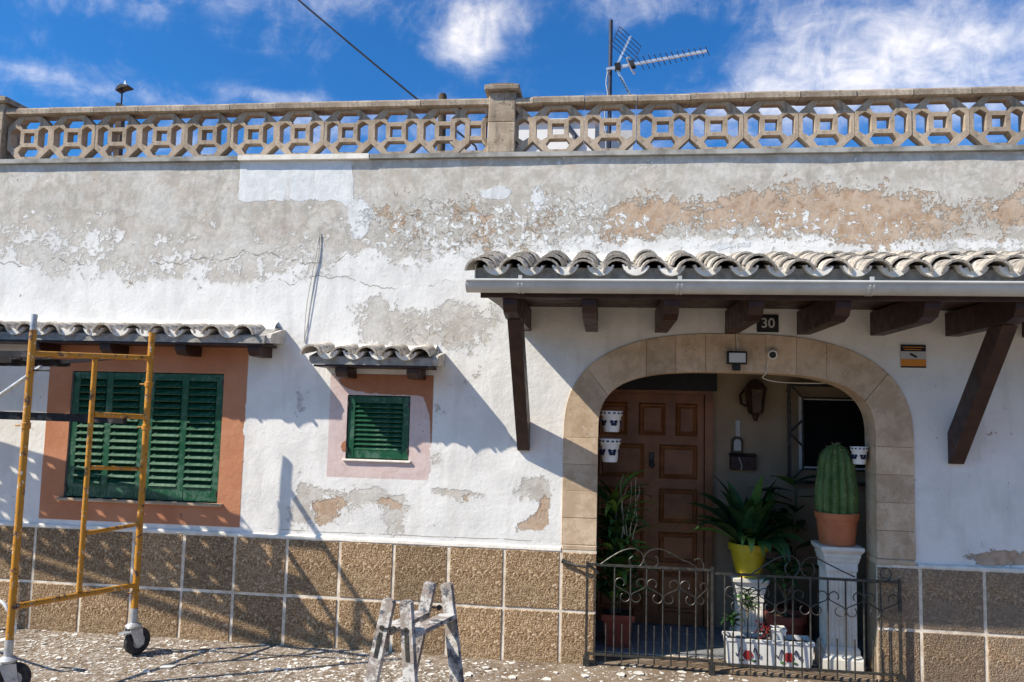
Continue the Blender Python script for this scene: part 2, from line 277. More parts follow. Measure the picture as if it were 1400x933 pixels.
# ------------------------------------------------------------------ the peeling facade
def box_mask(t, X, Z, x0, x1, z0, z1, soft=0.006):
    a = t.step(X, x0-soft, x0+soft); b = t.step(X, x1+soft, x1-soft); c = t.step(Z, z0-soft, z0+soft); d = t.step(Z, z1+soft, z1-soft)
    return t.math('MULTIPLY', t.math('MULTIPLY', a, b), t.math('MULTIPLY', c, d))
def mat_facade():
    t = NT('peeling_limewashed_render')
    sp = t.N.new('ShaderNodeSeparateXYZ'); t.L.new(t.coord(), sp.inputs[0]); X, Z = sp.outputs[0], sp.outputs[2]
    n1 = t.noise(2.6, 9, 0.62); n2 = t.noise(9, 9, 0.66, dist=0.4); n3 = t.noise(30, 8, 0.68); n4 = t.noise(5.5, 9, 0.68, t.mapping(loc=(8, 2, 5)), 0.5)
    c1 = lambda n, k: t.math('MULTIPLY', t.math('SUBTRACT', n, 0.5), k)
    streak = t.noise(7, 6, 0.6, t.mapping((1, 1, 0.18)))
    edge = t.math('ADD', c1(n1, 1.5), t.math('ADD', c1(n2, 1.7), c1(n3, 1.0)))
    edge2 = t.math('ADD', c1(n4, 2.0), t.math('ADD', c1(n3, 1.5), c1(n2, 1.3)))
    white = t.mix(t.step(n1, 0.42, 0.62), (0.81, 0.795, 0.765), (0.72, 0.705, 0.675))
    white = t.mix(t.math('MULTIPLY', t.step(streak, 0.52, 0.66), 0.4), white, (0.60, 0.585, 0.555))
    white = t.mix(t.math('MULTIPLY', t.step(n3, 0.60, 0.72), 0.35), white, (0.62, 0.61, 0.58))
    grey = t.mix(t.step(n2, 0.40, 0.60), (0.455, 0.42, 0.365), (0.62, 0.585, 0.53)); grey = t.mix(t.math('MULTIPLY', t.step(n4, 0.5, 0.62), 0.5), grey, (0.54, 0.45, 0.375))
    grey = t.mix(t.math('MULTIPLY', t.step(n1, 0.48, 0.62), 0.6), grey, (0.68, 0.66, 0.62))
    grey = t.mix(t.math('MULTIPLY', t.step(n3, 0.42, 0.60), 0.35), grey, (0.40, 0.375, 0.34))
    tan = t.mix(t.step(n2, 0.40, 0.60), (0.42, 0.285, 0.19), (0.53, 0.405, 0.30)); tan = t.mix(t.math('MULTIPLY', t.step(n3, 0.45, 0.62), 0.45), tan, (0.55, 0.46, 0.37))
    pale = t.mix(t.step(n2, 0.42, 0.6), (0.74, 0.75, 0.75), (0.66, 0.675, 0.68))
    # masks
    G = t.attr('grey'); T = t.attr('tan'); Wp = t.attr('patch'); F = t.attr('fleck'); K = t.attr('craze')
    mG = t.step(t.math('ADD', G, edge), 0.43, 0.61)
    mGsoft = t.step(t.math('ADD', G, edge), 0.22, 0.62)
    mT = t.step(t.math('ADD', T, edge2), 0.46, 0.62)
    mW = t.step(t.math('ADD', Wp, t.math('MULTIPLY', edge, 0.5)), 0.49, 0.53)
    fl = t.step(t.math('ADD', t.noise(17, 8, 0.72, t.mapping(loc=(2, 7, 1)), 0.6), t.math('MULTIPLY', t.math('SUBTRACT', F, 1.0), 0.24)), 0.545, 0.575)
    col = t.mix(t.math('MULTIPLY', mGsoft, 0.3), white, (0.60, 0.60, 0.58)); col = t.mix(mG, col, grey)
    rim = t.math('MULTIPLY', t.step(t.math('ADD', T, edge2), 0.40, 0.47), t.math('SUBTRACT', 1.0, mT))
    col = t.mix(t.math('MULTIPLY', rim, 0.55), col, (0.70, 0.68, 0.63))
    col = t.mix(mT, col, tan)
    col = t.mix(fl, col, (0.78, 0.78, 0.755))
    col = t.mix(mW, col, pale)
    drip = t.math('MULTIPLY', t.step(t.noise(11, 6, 0.65, t.mapping((1, 1, 0.10), (2, 0, 6))), 0.55, 0.66), t.step(Z, 2.55, 3.62)); col = t.mix(t.math('MULTIPLY', drip, 0.38), col, (0.33, 0.30, 0.26))
    # crazing: thin dark lines where the render has cracked in plates
    vd = t.voro(11.5, 'DISTANCE_TO_EDGE', vec=t.mix(0.14, t.coord(), t.noise(9, 6, 0.68, out='Color')))
    craz = t.math('MULTIPLY', t.step(vd, 0.028, 0.006), t.math('MULTIPLY', t.step(t.math('ADD', K, c1(n1, 1.5)), 0.35, 0.7), t.step(n2, 0.44, 0.54)))
    col = t.mix(t.math('MULTIPLY', craz, 0.45), col, (0.20, 0.165, 0.13))
    # long wandering cracks
    def crack(x0, x1, zc, slope, amp, seed, wd):
        nz = t.noise(1.7, 7, 0.62, t.mapping((1, 0, 0), (seed, 0, 0)))
        zz = t.math('ADD', t.math('ADD', t.math('MULTIPLY', nz, amp), zc-amp*0.5), t.math('MULTIPLY', t.math('SUBTRACT', X, x0), slope))
        d = t.math('ABSOLUTE', t.math('SUBTRACT', Z, zz))
        brk = t.step(t.noise(4, 4, 0.6, t.mapping(loc=(seed*2, 0, 0))), 0.40, 0.52)
        return t.math('MULTIPLY', t.math('MULTIPLY', t.step(d, wd, wd*0.3), brk), t.math('MULTIPLY', t.step(X, x0-0.1, x0+0.1), t.step(X, x1+0.1, x1-0.1)))
    cr = crack(-4.6, -1.6, 2.84, 0.015, 0.55, 3.3, 0.006)
    cr = t.math('MAXIMUM', cr, crack(-2.3, -0.9, 2.70, 0.0, 0.5, 12.7, 0.004))
    cr = t.math('MAXIMUM', cr, crack(-2.2, 0.0, 0.865, 0.0, 0.04, 5.5, 0.003))
    col = t.mix(t.math('MULTIPLY', cr, 0.5), col, (0.22, 0.195, 0.17))
    # painted window surrounds, peeling
    def surround(x0, x1, z0, z1, att, seed):
        bm = box_mask(t, X, Z, x0, x1, z0, z1, 0.004)
        keep = t.step(t.math('ADD', t.attr(att), t.math('MULTIPLY', edge2, 0.28)), 0.49, 0.52)
        return t.math('MULTIPLY', bm, keep)
    f1 = surround(-3.995, -2.38, 0.868, 2.20, 'keep_a', 1.0)
    terr = t.mix(t.step(n1, 0.35, 0.65), (0.46, 0.195, 0.105), (0.52, 0.245, 0.14)); terr = t.mix(t.math('MULTIPLY', t.step(n3, 0.62, 0.7), 0.3), terr, (0.6, 0.5, 0.45))
    f2p = surround(-1.732, -0.955, 1.262, 2.02, 'keep_p', 2.0); f2o = surround(-1.732, -0.955, 1.262, 2.02, 'keep_o', 3.0)
    pink = t.mix(t.step(n2, 0.35, 0.65), (0.60, 0.46, 0.43), (0.66, 0.54, 0.51)); oran = t.mix(t.step(n2, 0.35, 0.65), (0.36, 0.155, 0.085), (0.42, 0.19, 0.11))
    col = t.mix(f1, col, terr); col = t.mix(f2p, col, pink); col = t.mix(f2o, col, oran)
    # relief: each coat of paint and render lies proud of what shows where it has fallen
    h = t.math('ADD', t.math('MULTIPLY', mG, -0.30), t.math('MULTIPLY', mT, -0.6))
    h = t.math('ADD', h, t.math('ADD', t.math('MULTIPLY', fl, 0.35), t.math('MULTIPLY', mW, 0.3)))
    h = t.math('ADD', h, t.math('ADD', t.math('MULTIPLY', craz, -0.5), t.math('MULTIPLY', cr, -0.9)))
    h = t.math('ADD', h, t.math('ADD', t.math('MULTIPLY', n2, 0.35), t.math('MULTIPLY', n3, 0.25)))
    h = t.math('ADD', h, t.math('ADD', t.math('MULTIPLY', f1, 0.15), t.math('MULTIPLY', f2o, 0.3)))
    return t.done(col, 0.92, t.bump(h, 0.9, 0.014), 0, 0.15)
M['facade'] = mat_facade()

# ------------------------------------------------------------------ mesh helpers
class MB:
    def __init__(s): s.v = []; s.f = []
    def add(s, vs, fs):
        o = len(s.v); s.v += [tuple(map(float, q)) for q in vs]; s.f += [tuple(i+o for i in q) for q in fs]; return s
    def box(s, x0, x1, y0, y1, z0, z1, bev=0.0):
        if bev <= 0:
            vs = [(x, y, z) for z in (z0, z1) for y in (y0, y1) for x in (x0, x1)]
            return s.add(vs, [(0, 2, 3, 1), (4, 5, 7, 6), (0, 1, 5, 4), (2, 6, 7, 3), (0, 4, 6, 2), (1, 3, 7, 5)])
        # front (-y) and outline bevel
        b = bev
        r0 = [(x0, z0), (x1, z0), (x1, z1), (x0, z1)]; r1 = [(x0+b, z0+b), (x1-b, z0+b), (x1-b, z1-b), (x0+b, z1-b)]
        vs = [(x, y1, z) for x, z in r0] + [(x, y0+b, z) for x, z in r0] + [(x, y0, z) for x, z in r1]
        fs = [(0, 3, 2, 1)] + [(i, (i+1) % 4, 4+(i+1) % 4, 4+i) for i in range(4)] + [(4+i, 4+(i+1) % 4, 8+(i+1) % 4, 8+i) for i in range(4)] + [(8, 9, 10, 11)]
        return s.add(vs, fs)
    def obox(s, c, ax, ay, az, hx, hy, hz):
        c, ax, ay, az = map(np.asarray, (c, ax, ay, az))
        vs = [c+ax*hx*i+ay*hy*j+az*hz*k for k in (-1, 1) for j in (-1, 1) for i in (-1, 1)]
        return s.add(vs, [(0, 2, 3, 1), (4, 5, 7, 6), (0, 1, 5, 4), (2, 6, 7, 3), (0, 4, 6, 2), (1, 3, 7, 5)])
    def beam(s, a, b, wd, ht, up=(0, 0, 1)):
        a, b = np.asarray(a, float), np.asarray(b, float); d = b-a; L = np.linalg.norm(d); d /= L
        sx = np.cross(d, up); sx /= np.linalg.norm(sx); u = np.cross(sx, d)
        return s.obox((a+b)/2, d, sx, u, L/2, wd/2, ht/2)
    def tube(s, pts, r, n=8, cap=True, r1=None):
        pts = [np.asarray(q, float) for q in pts]; k = len(pts); rings = []; prev = None
        for i, q in enumerate(pts):
            d = pts[min(i+1, k-1)] - pts[max(i-1, 0)]; d = d/(np.linalg.norm(d)+1e-9)
            if prev is None:
                a = np.cross(d, (0, 0, 1)) if abs(d[2]) < 0.9 else np.cross(d, (1, 0, 0))
            else: a = prev - d*np.dot(prev, d)
            a /= np.linalg.norm(a)+1e-9; b = np.cross(d, a); prev = a
            rr = r if r1 is None else r+(r1-r)*i/(k-1)
            rings.append([q + rr*(math.cos(2*PI*j/n)*a + math.sin(2*PI*j/n)*b) for j in range(n)])
        vs = [v for rg in rings for v in rg]
        fs = [(i*n+j, i*n+(j+1) % n, (i+1)*n+(j+1) % n, (i+1)*n+j) for i in range(k-1) for j in range(n)]
        if cap: fs += [tuple(range(n-1, -1, -1)), tuple((k-1)*n+j for j in range(n))]
        return s.add(vs, fs)
    def lathe(s, prof, c=(0, 0, 0), n=24, closed=True):
        k = len(prof); vs = [(c[0]+r*math.cos(2*PI*j/n), c[1]+r*math.sin(2*PI*j/n), c[2]+z) for r, z in prof for j in range(n)]
        fs = [(i*n+j, i*n+(j+1) % n, (i+1)*n+(j+1) % n, (i+1)*n+j) for i in range(k-1) for j in range(n)]
        if closed: fs += [tuple(range(n-1, -1, -1)), tuple((k-1)*n+j for j in range(n))]
        return s.add(vs, fs)
    def sqlathe(s, prof, c):      # square section mouldings (half width, z)
        k = len(prof); q = [(-1, -1), (1, -1), (1, 1), (-1, 1)]
        vs = [(c[0]+r*a, c[1]+r*b, c[2]+z) for r, z in prof for a, b in q]
        fs = [(i*4+j, i*4+(j+1) % 4, (i+1)*4+(j+1) % 4, (i+1)*4+j) for i in range(k-1) for j in range(4)] + [(3, 2, 1, 0), tuple((k-1)*4+j for j in range(4))]
        return s.add(vs, fs)
    def prism(s, poly, y0, y1):   # polygon in xz extruded along y (counter-clockwise seen from -y)
        n = len(poly); vs = [(x, y0, z) for x, z in poly] + [(x, y1, z) for x, z in poly]
        return s.add(vs, [tuple(range(n)), tuple(range(2*n-1, n-1, -1))] + [(i, n+i, n+(i+1) % n, (i+1) % n) for i in range(n)])
    def prismx(s, poly, x0, x1):  # polygon in yz extruded along x
        n = len(poly); vs = [(x0, y, z) for y, z in poly] + [(x1, y, z) for y, z in poly]
        return s.add(vs, [tuple(range(n-1, -1, -1)), tuple(range(n, 2*n))] + [(i, (i+1) % n, n+(i+1) % n, n+i) for i in range(n)])
    def mesh(s, name, mat, smooth=False, off=(0, 0, 0)):
        me = bpy.data.meshes.new(name); o = np.asarray(off)
        me.from_pydata([tuple(np.asarray(v)-o) for v in s.v], [], s.f); me.update()
        bm = bmesh.new(); bm.from_mesh(me); bmesh.ops.recalc_face_normals(bm, faces=bm.faces); bm.to_mesh(me); bm.free()
        if mat is not None: me.materials.append(mat)
        if smooth:
            for pl in me.polygons: pl.use_smooth = True
            me.set_sharp_from_angle(angle=math.radians(38))
        return me
def woff(o):
    r = Vector((0, 0, 0))
    while o is not None: r = r + o.location; o = o.parent
    return r
def link(name, me, parent=None, loc=(0, 0, 0), rot=None):
    o = bpy.data.objects.new(name, me); COL.objects.link(o); o.parent = parent
    o.location = Vector(loc) - (woff(parent) if parent else Vector((0, 0, 0)))
    if rot is not None: o.rotation_euler = rot
    return o
def part(name, mb, mat, parent, smooth=False, label=None):
    o = link(name, mb.mesh(name, mat, smooth, woff(parent)), parent, woff(parent))
    if label: o['label'] = label
    return o
def tag(o, label, cat, group=None):
    o['label'] = label; o['category'] = cat
    if group: o['group'] = group
    return o
def thing(name, label, cat, loc, group=None):
    o = bpy.data.objects.new(name, None); COL.objects.link(o); o.location = loc; o.empty_display_size = 0.1
    return tag(o, label, cat, group)
def solo(name, mb, mat, label, cat, base, smooth=False, group=None):
    return tag(link(name, mb.mesh(name, mat, smooth, base), None, base), label, cat, group)
def struct(name, mb, mat):
    o = link(name, mb.mesh(name, mat)); o['kind'] = 'structure'; return o
def stuff(o): o['kind'] = 'stuff'; return o

# ------------------------------------------------------------------ setting
GZ = 0.05
g = MB(); g.add([(-300, -300, -0.09), (300, -300, -0.09), (300, 300, -0.09), (-300, 300, -0.09)], [(0, 1, 2, 3)]); struct('street', g, M['asphalt'])
def pavement():
    nx, ny = 150, 40; xs = np.linspace(-9, 7, nx); ys = np.linspace(-2.6, 0.03, ny); mb = MB(); vs = []
    for y in ys:
        for x in xs:
            z = GZ + 0.010*mnoise.noise(Vector((x*1.3, y*1.3, 0))) + 0.006*mnoise.noise(Vector((x*6, y*6, 3)))
            vs.append((x, y, z))
    fs = [(j*nx+i, j*nx+i+1, (j+1)*nx+i+1, (j+1)*nx+i) for j in range(ny-1) for i in range(nx-1)]
    mb.add(vs, fs); o = struct('pavement', mb, M['pave'])
    for pl in o.data.polygons: pl.use_smooth = True
    k = MB(); k.box(-9, 7, -2.78, -2.605, -0.1, 0.045); struct('kerb', k, M['coping'])
pavement()
def gz(x, y): return GZ + 0.010*mnoise.noise(Vector((x*1.3, y*1.3, 0))) + 0.006*mnoise.noise(Vector((x*6, y*6, 3)))

# ------------------------------------------------------------------ house
house = thing('house', 'low white house with peeling render, tiled porch canopy and pierced roof balustrade', 'house', (0, 0, 0))
XL, XR, ZT = -6.6, 4.6, 3.64
# arch outlines
ACX, AIH, AOH, ASP = 1.18, 0.935, 1.182, 1.60
def arch_pt(th, hw, ht, n):   # th 0 = right spring, pi = left spring
    c, s_ = math.cos(th), math.sin(th)
    return ACX + hw*math.copysign(abs(c)**(2/n), c), ASP + ht*abs(s_)**(2/n)
inner = lambda th: arch_pt(th, AIH, 0.485, 3.3)
outer = lambda th: arch_pt(th, AOH, 0.755, 2.7)
def inside_mid(x, z):
    if z < ASP: return abs(x-ACX) < (AIH+AOH)/2
    return (abs((x-ACX)/((AIH+AOH)/2)))**3.0 + (abs((z-ASP)/0.62))**3.0 < 1
WIN_A = (-3.80, -2.565, 1.036, 2.0); WIN_B = (-1.596, -1.122, 1.398, 1.865)

def facade():
    def lines(lo, hi, st, extra):
        a = list(np.arange(lo, hi, st)) + [hi]
        a = [q for q in a if all(abs(q-e) > st*0.45 for e in extra)] + list(extra); return np.array(sorted(a))
    xs = lines(XL, XR, 0.024, [WIN_A[0], WIN_A[1], WIN_B[0], WIN_B[1]]); zs = lines(0.0, ZT, 0.024, [WIN_A[2], WIN_A[3], WIN_B[2], WIN_B[3]])
    nx, nz = len(xs), len(zs); X, Z = np.meshgrid(xs, zs); xf, zf = X.ravel(), Z.ravel()
    # gentle unevenness of an old plastered wall
    Y = np.array([0.0045*mnoise.noise(Vector((x*1.4, 0.3, z*1.7))) + 0.0028*mnoise.noise(Vector((x*4.5, 1.3, z*4.5))) + 0.0012*mnoise.noise(Vector((x*12, 2.3, z*12))) for x, z in zip(xf, zf)])
    # damage on the lower part: hollows where render has fallen
    def px(u, v): q = P(u, v); return q[0], q[2]
    def blobs(lst):
        f = np.zeros_like(xf)
        for u, v, ru, rv, s_ in lst:
            cx, cz = px(u, v); ax, az = ru/188.0, rv/188.0
            f += s_*np.exp(-(((xf-cx)/ax)**2 + ((zf-cz)/az)**2))
        return f
    def sm(a, lo, hi): q = np.clip((a-lo)/(hi-lo), 0, 1); return q*q*(3-2*q)
    # grey weathered upper band; white below
    lowline = 2.86 + 0.10*np.sin(xf*0.9+1.0)
    grey = 0.92*sm(zf, lowline-0.22, lowline+0.20) - 0.02
    grey += blobs([(560, 455, 70, 45, 0.62), (640, 440, 60, 50, 0.58), (650, 520, 26, 30, 0.45), (520, 430, 40, 40, 0.3), (470, 480, 40, 30, 0.2), (410, 545, 12, 45, 0.42), (440, 695, 46, 30, 0.55), (480, 675, 60, 12, 0.5), (415, 705, 20, 30, 0.4),
                   (543, 715, 22, 22, 0.72), (525, 685, 40, 12, 0.55), (605, 672, 26, 9, 0.6), (640, 678, 30, 9, 0.6), (726, 668, 26, 20, 0.7), (742, 695, 12, 36, 0.65), (596, 630, 14, 26, 0.42), (600, 560, 12, 14, 0.5),
                   (1355, 605, 16, 18, 0.5), (1340, 740, 8, 26, 0.35), (1330, 762, 26, 6, 0.4), (412, 655, 8, 40, 0.4), (700, 610, 14, 16, 0.35), (350, 380, 60, 10, 0.25), (250, 382, 160, 10, 0.2),
                   (480, 415, 60, 22, 0.3), (200, 340, 260, 26, -0.28), (60, 320, 90, 30, -0.32), (430, 350, 140, 22, -0.22), (1150, 335, 420, 10, -0.55), (1000, 250, 500, 14, 0.1), (300, 255, 300, 30, 0.12), (680, 370, 60, 30, -0.4), (580, 395, 130, 18, -0.35)])
    tan = blobs([(700, 320, 60, 26, 0.42), (520, 290, 40, 24, 0.36), (870, 298, 50, 32, 0.72), (960, 292, 90, 26, 0.66), (1075, 285, 80, 34, 0.80), (1190, 292, 70, 40, 0.84), (1300, 300, 90, 30, 0.50), (1390, 290, 40, 30, 0.58), (755, 285, 24, 26, 0.5), (560, 300, 50, 30, 0.50), (650, 285, 40, 26, 0.46), (610, 335, 70, 20, 0.34), (830, 320, 50, 18, 0.4), (1180, 325, 40, 20, 0.4),
                 (436, 692, 13, 8, 1.0), (458, 686, 20, 8, 1.1), (452, 700, 16, 9, 1.1), (442, 711, 11, 7, 0.9), (526, 684, 15, 5, 1.0), (540, 692, 9, 5, 1.0), (718, 719, 13, 7, 1.1), (734, 711, 11, 10, 1.2), (742, 700, 5, 12, 0.9), (1350, 767, 14, 7, 1.2), (1385, 763, 30, 9, 1.3), (640, 682, 12, 8, 0.7), (1352, 596, 10, 10, 0.5), (743, 696, 7, 22, 0.9), (730, 663, 16, 10, 0.35)])
    def rect(u0, v0, u1, v1, s_):
        x0, z1 = px(u0, v0); x1, z0 = px(u1, v1); return s_*sm(xf, x0-0.03, x0+0.03)*sm(-xf, -x1-0.03, -x1+0.03)*sm(zf, z0-0.07, z0+0.07)*sm(-zf, -z1-0.03, -z1+0.03)
    patch = rect(328, 220, 480, 276, 0.9) + blobs([(492, 300, 20, 34, 0.95), (468, 250, 20, 20, 0.35), (680, 265, 32, 13, 0.85), (735, 275, 15, 30, 0.72), (640, 300, 8, 6, 0.4), (1180, 330, 90, 8, 0.45), (930, 342, 80, 8, 0.4), (1010, 335, 60, 7, 0.5)])
    fleck = np.clip(0.35 + blobs([(620, 310, 140, 60, 0.75), (1080, 310, 360, 40, 0.75), (420, 320, 130, 45, 0.45), (150, 300, 180, 50, 0.25), (790, 300, 70, 60, 0.5), (600, 460, 90, 60, 0.5)]), 0, 1.15)*sm(zf, 2.2, 2.5)
    craze = blobs([(590, 315, 110, 60, 0.75), (690, 310, 80, 40, 0.6), (790, 300, 50, 50, 0.55), (590, 460, 70, 45, 0.65), (1080, 270, 60, 40, 0.35), (1330, 300, 80, 50, 0.5)])
    # surviving paint on the window surrounds
    keep_a = 1.0 - blobs([(342, 560, 9, 36, 0.9), (341, 590, 10, 10, 0.8), (343, 520, 5, 14, 0.6)])
    keep_p = 1.0 - blobs([(596, 620, 14, 30, 0.7), (588, 655, 10, 10, 0.5), (600, 590, 6, 40, 0.5)])
    keep_o = blobs([(510, 520, 36, 16, 1.1), (545, 522, 40, 16, 1.1), (575, 525, 30, 14, 1.0), (590, 545, 10, 26, 0.95), (592, 590, 4, 34, 0.8), (470, 610, 6, 14, 0.75), (482, 520, 22, 12, 0.7)])
    keepcell = []
    xm, zm = (xs[:-1]+xs[1:])/2, (zs[:-1]+zs[1:])/2
    for j in range(nz-1):
        for i in range(nx-1):
            x, z = xm[i], zm[j]
            if inside_mid(x, z): continue
            if any(a < x < b and c < z < d for a, b, c, d in (WIN_A, WIN_B)): continue
            keepcell.append((j*nx+i, j*nx+i+1, (j+1)*nx+i+1, (j+1)*nx+i))
    me = bpy.data.meshes.new('facade_wall'); me.from_pydata(list(zip(xf, Y, zf)), [], keepcell); me.update()
    for nm, arr in (('grey', grey), ('tan', tan), ('patch', patch), ('fleck', fleck), ('craze', craze), ('keep_a', keep_a), ('keep_p', keep_p), ('keep_o', keep_o)):
        at = me.attributes.new(nm, 'FLOAT', 'POINT'); at.data.foreach_set('value', arr.astype(np.float32))
    for pl in me.polygons: pl.use_smooth = True
    me.materials.append(M['facade'])
    link('facade_wall', me, house)
facade()
# body of the house behind the facade
b = MB(); b.box(XL, XL+0.2, 0.012, 9, 0, ZT-0.002); part('side_wall', b, M['hut'], house)
b = MB(); b.box(XR-0.2, XR, 0.012, 9, 0, ZT-0.002); part('side_wall', b, M['hut'], house)
b = MB(); b.box(XL, XR, 8.8, 9.0, 0, ZT-0.004); part('rear_wall', b, M['hut'], house)
b = MB(); b.box(XL, XR, 0.014, 9.0, ZT-0.2, ZT); part('flat_roof', b, M['roof_felt'], house)
b = MB(); b.box(XL, XR, -0.032, 0.30, ZT+0.002, ZT+0.036); cop = part('coping', b, M['coping'], house)
b = MB(); b.box(P(328, 215)[0], P(506, 215)[0], -0.036, 0.1, ZT+0.001, ZT+0.040); part('coping_repair', b, M['white_mortar'], house, label='newer white patch on the coping')
# window reveals
def reveal(wn, dep):
    x0, x1, z0, z1 = wn; r = MB()
    r.add([(x0, 0.004, z0), (x0, dep, z0), (x0, dep, z1), (x0, 0.004, z1)], [(0, 1, 2, 3)]); r.add([(x1, 0.004, z0), (x1, dep, z0), (x1, dep, z1), (x1, 0.004, z1)], [(0, 1, 2, 3)])
    r.add([(x0, 0.004, z1), (x1, 0.004, z1), (x1, dep, z1), (x0, dep, z1)], [(0, 1, 2, 3)]); r.add([(x0, 0.004, z0), (x1, 0.004, z0), (x1, dep, z0), (x0, dep, z0)], [(0, 1, 2, 3)])
    r.add([(x0, dep, z0), (x1, dep, z0), (x1, dep, z1), (x0, dep, z1)], [(0, 1, 2, 3)])
    part('window_recess', r, M['greymortar'], house)
reveal(WIN_A, 0.11); reveal(WIN_B, 0.11)

# shutters
def shutter(x0, x1, z0, z1, cols, nsl, y0=0.012, st=0.055, rail=0.07):
    f = MB(); th = 0.035; inner_w = (x1-x0-st*(cols+1))/cols
    for c in range(cols+1):
        xa = x0+c*(inner_w+st); f.box(xa, xa+st, y0, y0+th, z0, z1, 0.003)
    for c in range(cols):
        xa = x0+st+c*(inner_w+st); f.box(xa, xa+inner_w, y0+0.002, y0+th-0.002, z1-st, z1-0.0005, 0.003); f.box(xa, xa+inner_w, y0+0.002, y0+th-0.002, z0+0.0005, z0+rail, 0.003)
    sh = part('shutter', f, M['green'], house)
    pitch = (z1-st-z0-rail)/nsl
    sb = MB(); hw = inner_w/2-0.001
    sb.obox((0, 0, 0), (1, 0, 0), (0, math.cos(0.75), math.sin(0.75)), (0, -math.sin(0.75), math.cos(0.75)), hw, pitch*0.66, 0.004); sm_ = sb.mesh('slat', M['green'])
    for c in range(cols):
        for k in range(nsl):
            xa = x0+st+c*(inner_w+st)+inner_w/2
            link('slat', sm_, sh, (xa, y0+0.018, z0+rail+pitch*(k+0.5)), (rnd.uniform(-0.04, 0.04), 0, rnd.uniform(-0.003, 0.003)))
    bk = MB(); bk.box(x0+0.01, x1-0.01, y0+0.05, y0+0.055, z0+0.01, z1-0.01); part('backing_board', bk, M['black'], sh)
    for zz in (z0+0.06, z1-0.06):
        for xx in ((x0, -1),) if cols == 2 and x0 < -3.5 else (((x1, 1),) if cols == 2 else ((x0, -1), (x1, 1))):
            h = MB(); h.tube([(xx[0]+xx[1]*-0.004, y0-0.008, zz-0.02), (xx[0]+xx[1]*-0.004, y0-0.008, zz+0.02)], 0.009, 8); part('hinge', h, M['iron'], sh)
    return sh
xm = -3.183
shutter(WIN_A[0]+0.006, xm-0.003, WIN_A[2]+0.006, WIN_A[3]-0.004, 2, 15, rail=0.10)
shutter(xm+0.003, WIN_A[1]-0.006, WIN_A[2]+0.006, WIN_A[3]-0.004, 2, 15, rail=0.10)
shutter(WIN_B[0]+0.005, WIN_B[1]-0.005, WIN_B[2]+0.006, WIN_B[3]-0.005, 1, 10, st=0.052, rail=0.06)
s_ = MB(); s_.box(-3.845, -2.52, -0.035, 0.02, 1.014, 1.036, 0.004); part('window_sill', s_, M['stone'], house)
s_ = MB(); s_.box(-1.612, -1.105, -0.018, 0.02, 1.383, 1.3975, 0.003); part('window_sill', s_, M['white_mortar'], house)

# wainscot of tiles
def wainscot():
    wb = MB(); zt = 0.822
    for a, c in ((XL, 0.246), (2.112, XR)): wb.box(a, c, -0.0125, 0.012, 0.0, zt-0.004)
    wn = part('wainscot', wb, M['grout'], house)
    def bead(a, c):
        n = int((c-a)/0.05); m_ = MB(); top = []; 
        ring = [(-0.004, -0.022), (-0.015, -0.013), (-0.013, 0.006), (0.006, 0.016)]
        vs = []
        for i in range(n+1):
            x = a+(c-a)*i/n; q = 0.006*mnoise.noise(Vector((x*5, 7, 0))); r_ = 0.005*mnoise.noise(Vector((x*9, 3, 2)))
            vs += [(x, y*(1+0.3*q/0.006)-0.004, zt+z+(q if z > 0 else r_)) for y, z in ring]
        m_.add(vs, [(i*4+j, i*4+j+1, (i+1)*4+j+1, (i+1)*4+j) for i in range(n) for j in range(3)])
        part('mortar_bead', m_, M['white_mortar'], wn)
    bead(XL, -0.003); bead(2.372, XR)
    cache = {}
    def tile(x0, x1, z0, z1):
        w_, h_ = round(x1-x0, 3), round(z1-z0, 3)
        if (w_, h_) not in cache:
            m_ = MB(); m_.box(-w_/2, w_/2, 0, 0.02, -h_/2, h_/2, 0.004); cache[(w_, h_)] = m_.mesh('tile', M['tile'])
        link('tile', cache[(w_, h_)], wn, ((x0+x1)/2, -0.017+rnd.uniform(-0.002, 0.002), (z0+z1)/2), (rnd.uniform(-.006, .006), rnd.uniform(-.003, .003), rnd.uniform(-.006, .006)))
    gp = 0.0105
    cols = [(-0.4*(k+1), -0.4*k) for k in range(0, 16)] + [(0.0, 0.246+gp)] + [(2.112-gp, 2.384)] + [(2.384+0.4*k, 2.784+0.4*k) for k in range(5)]
    for a, c in cols:
        tile(a+gp, c-gp, 0.4+gp, 0.80); tile(a+gp, c-gp, 0.01, 0.4-gp)
wainscot()

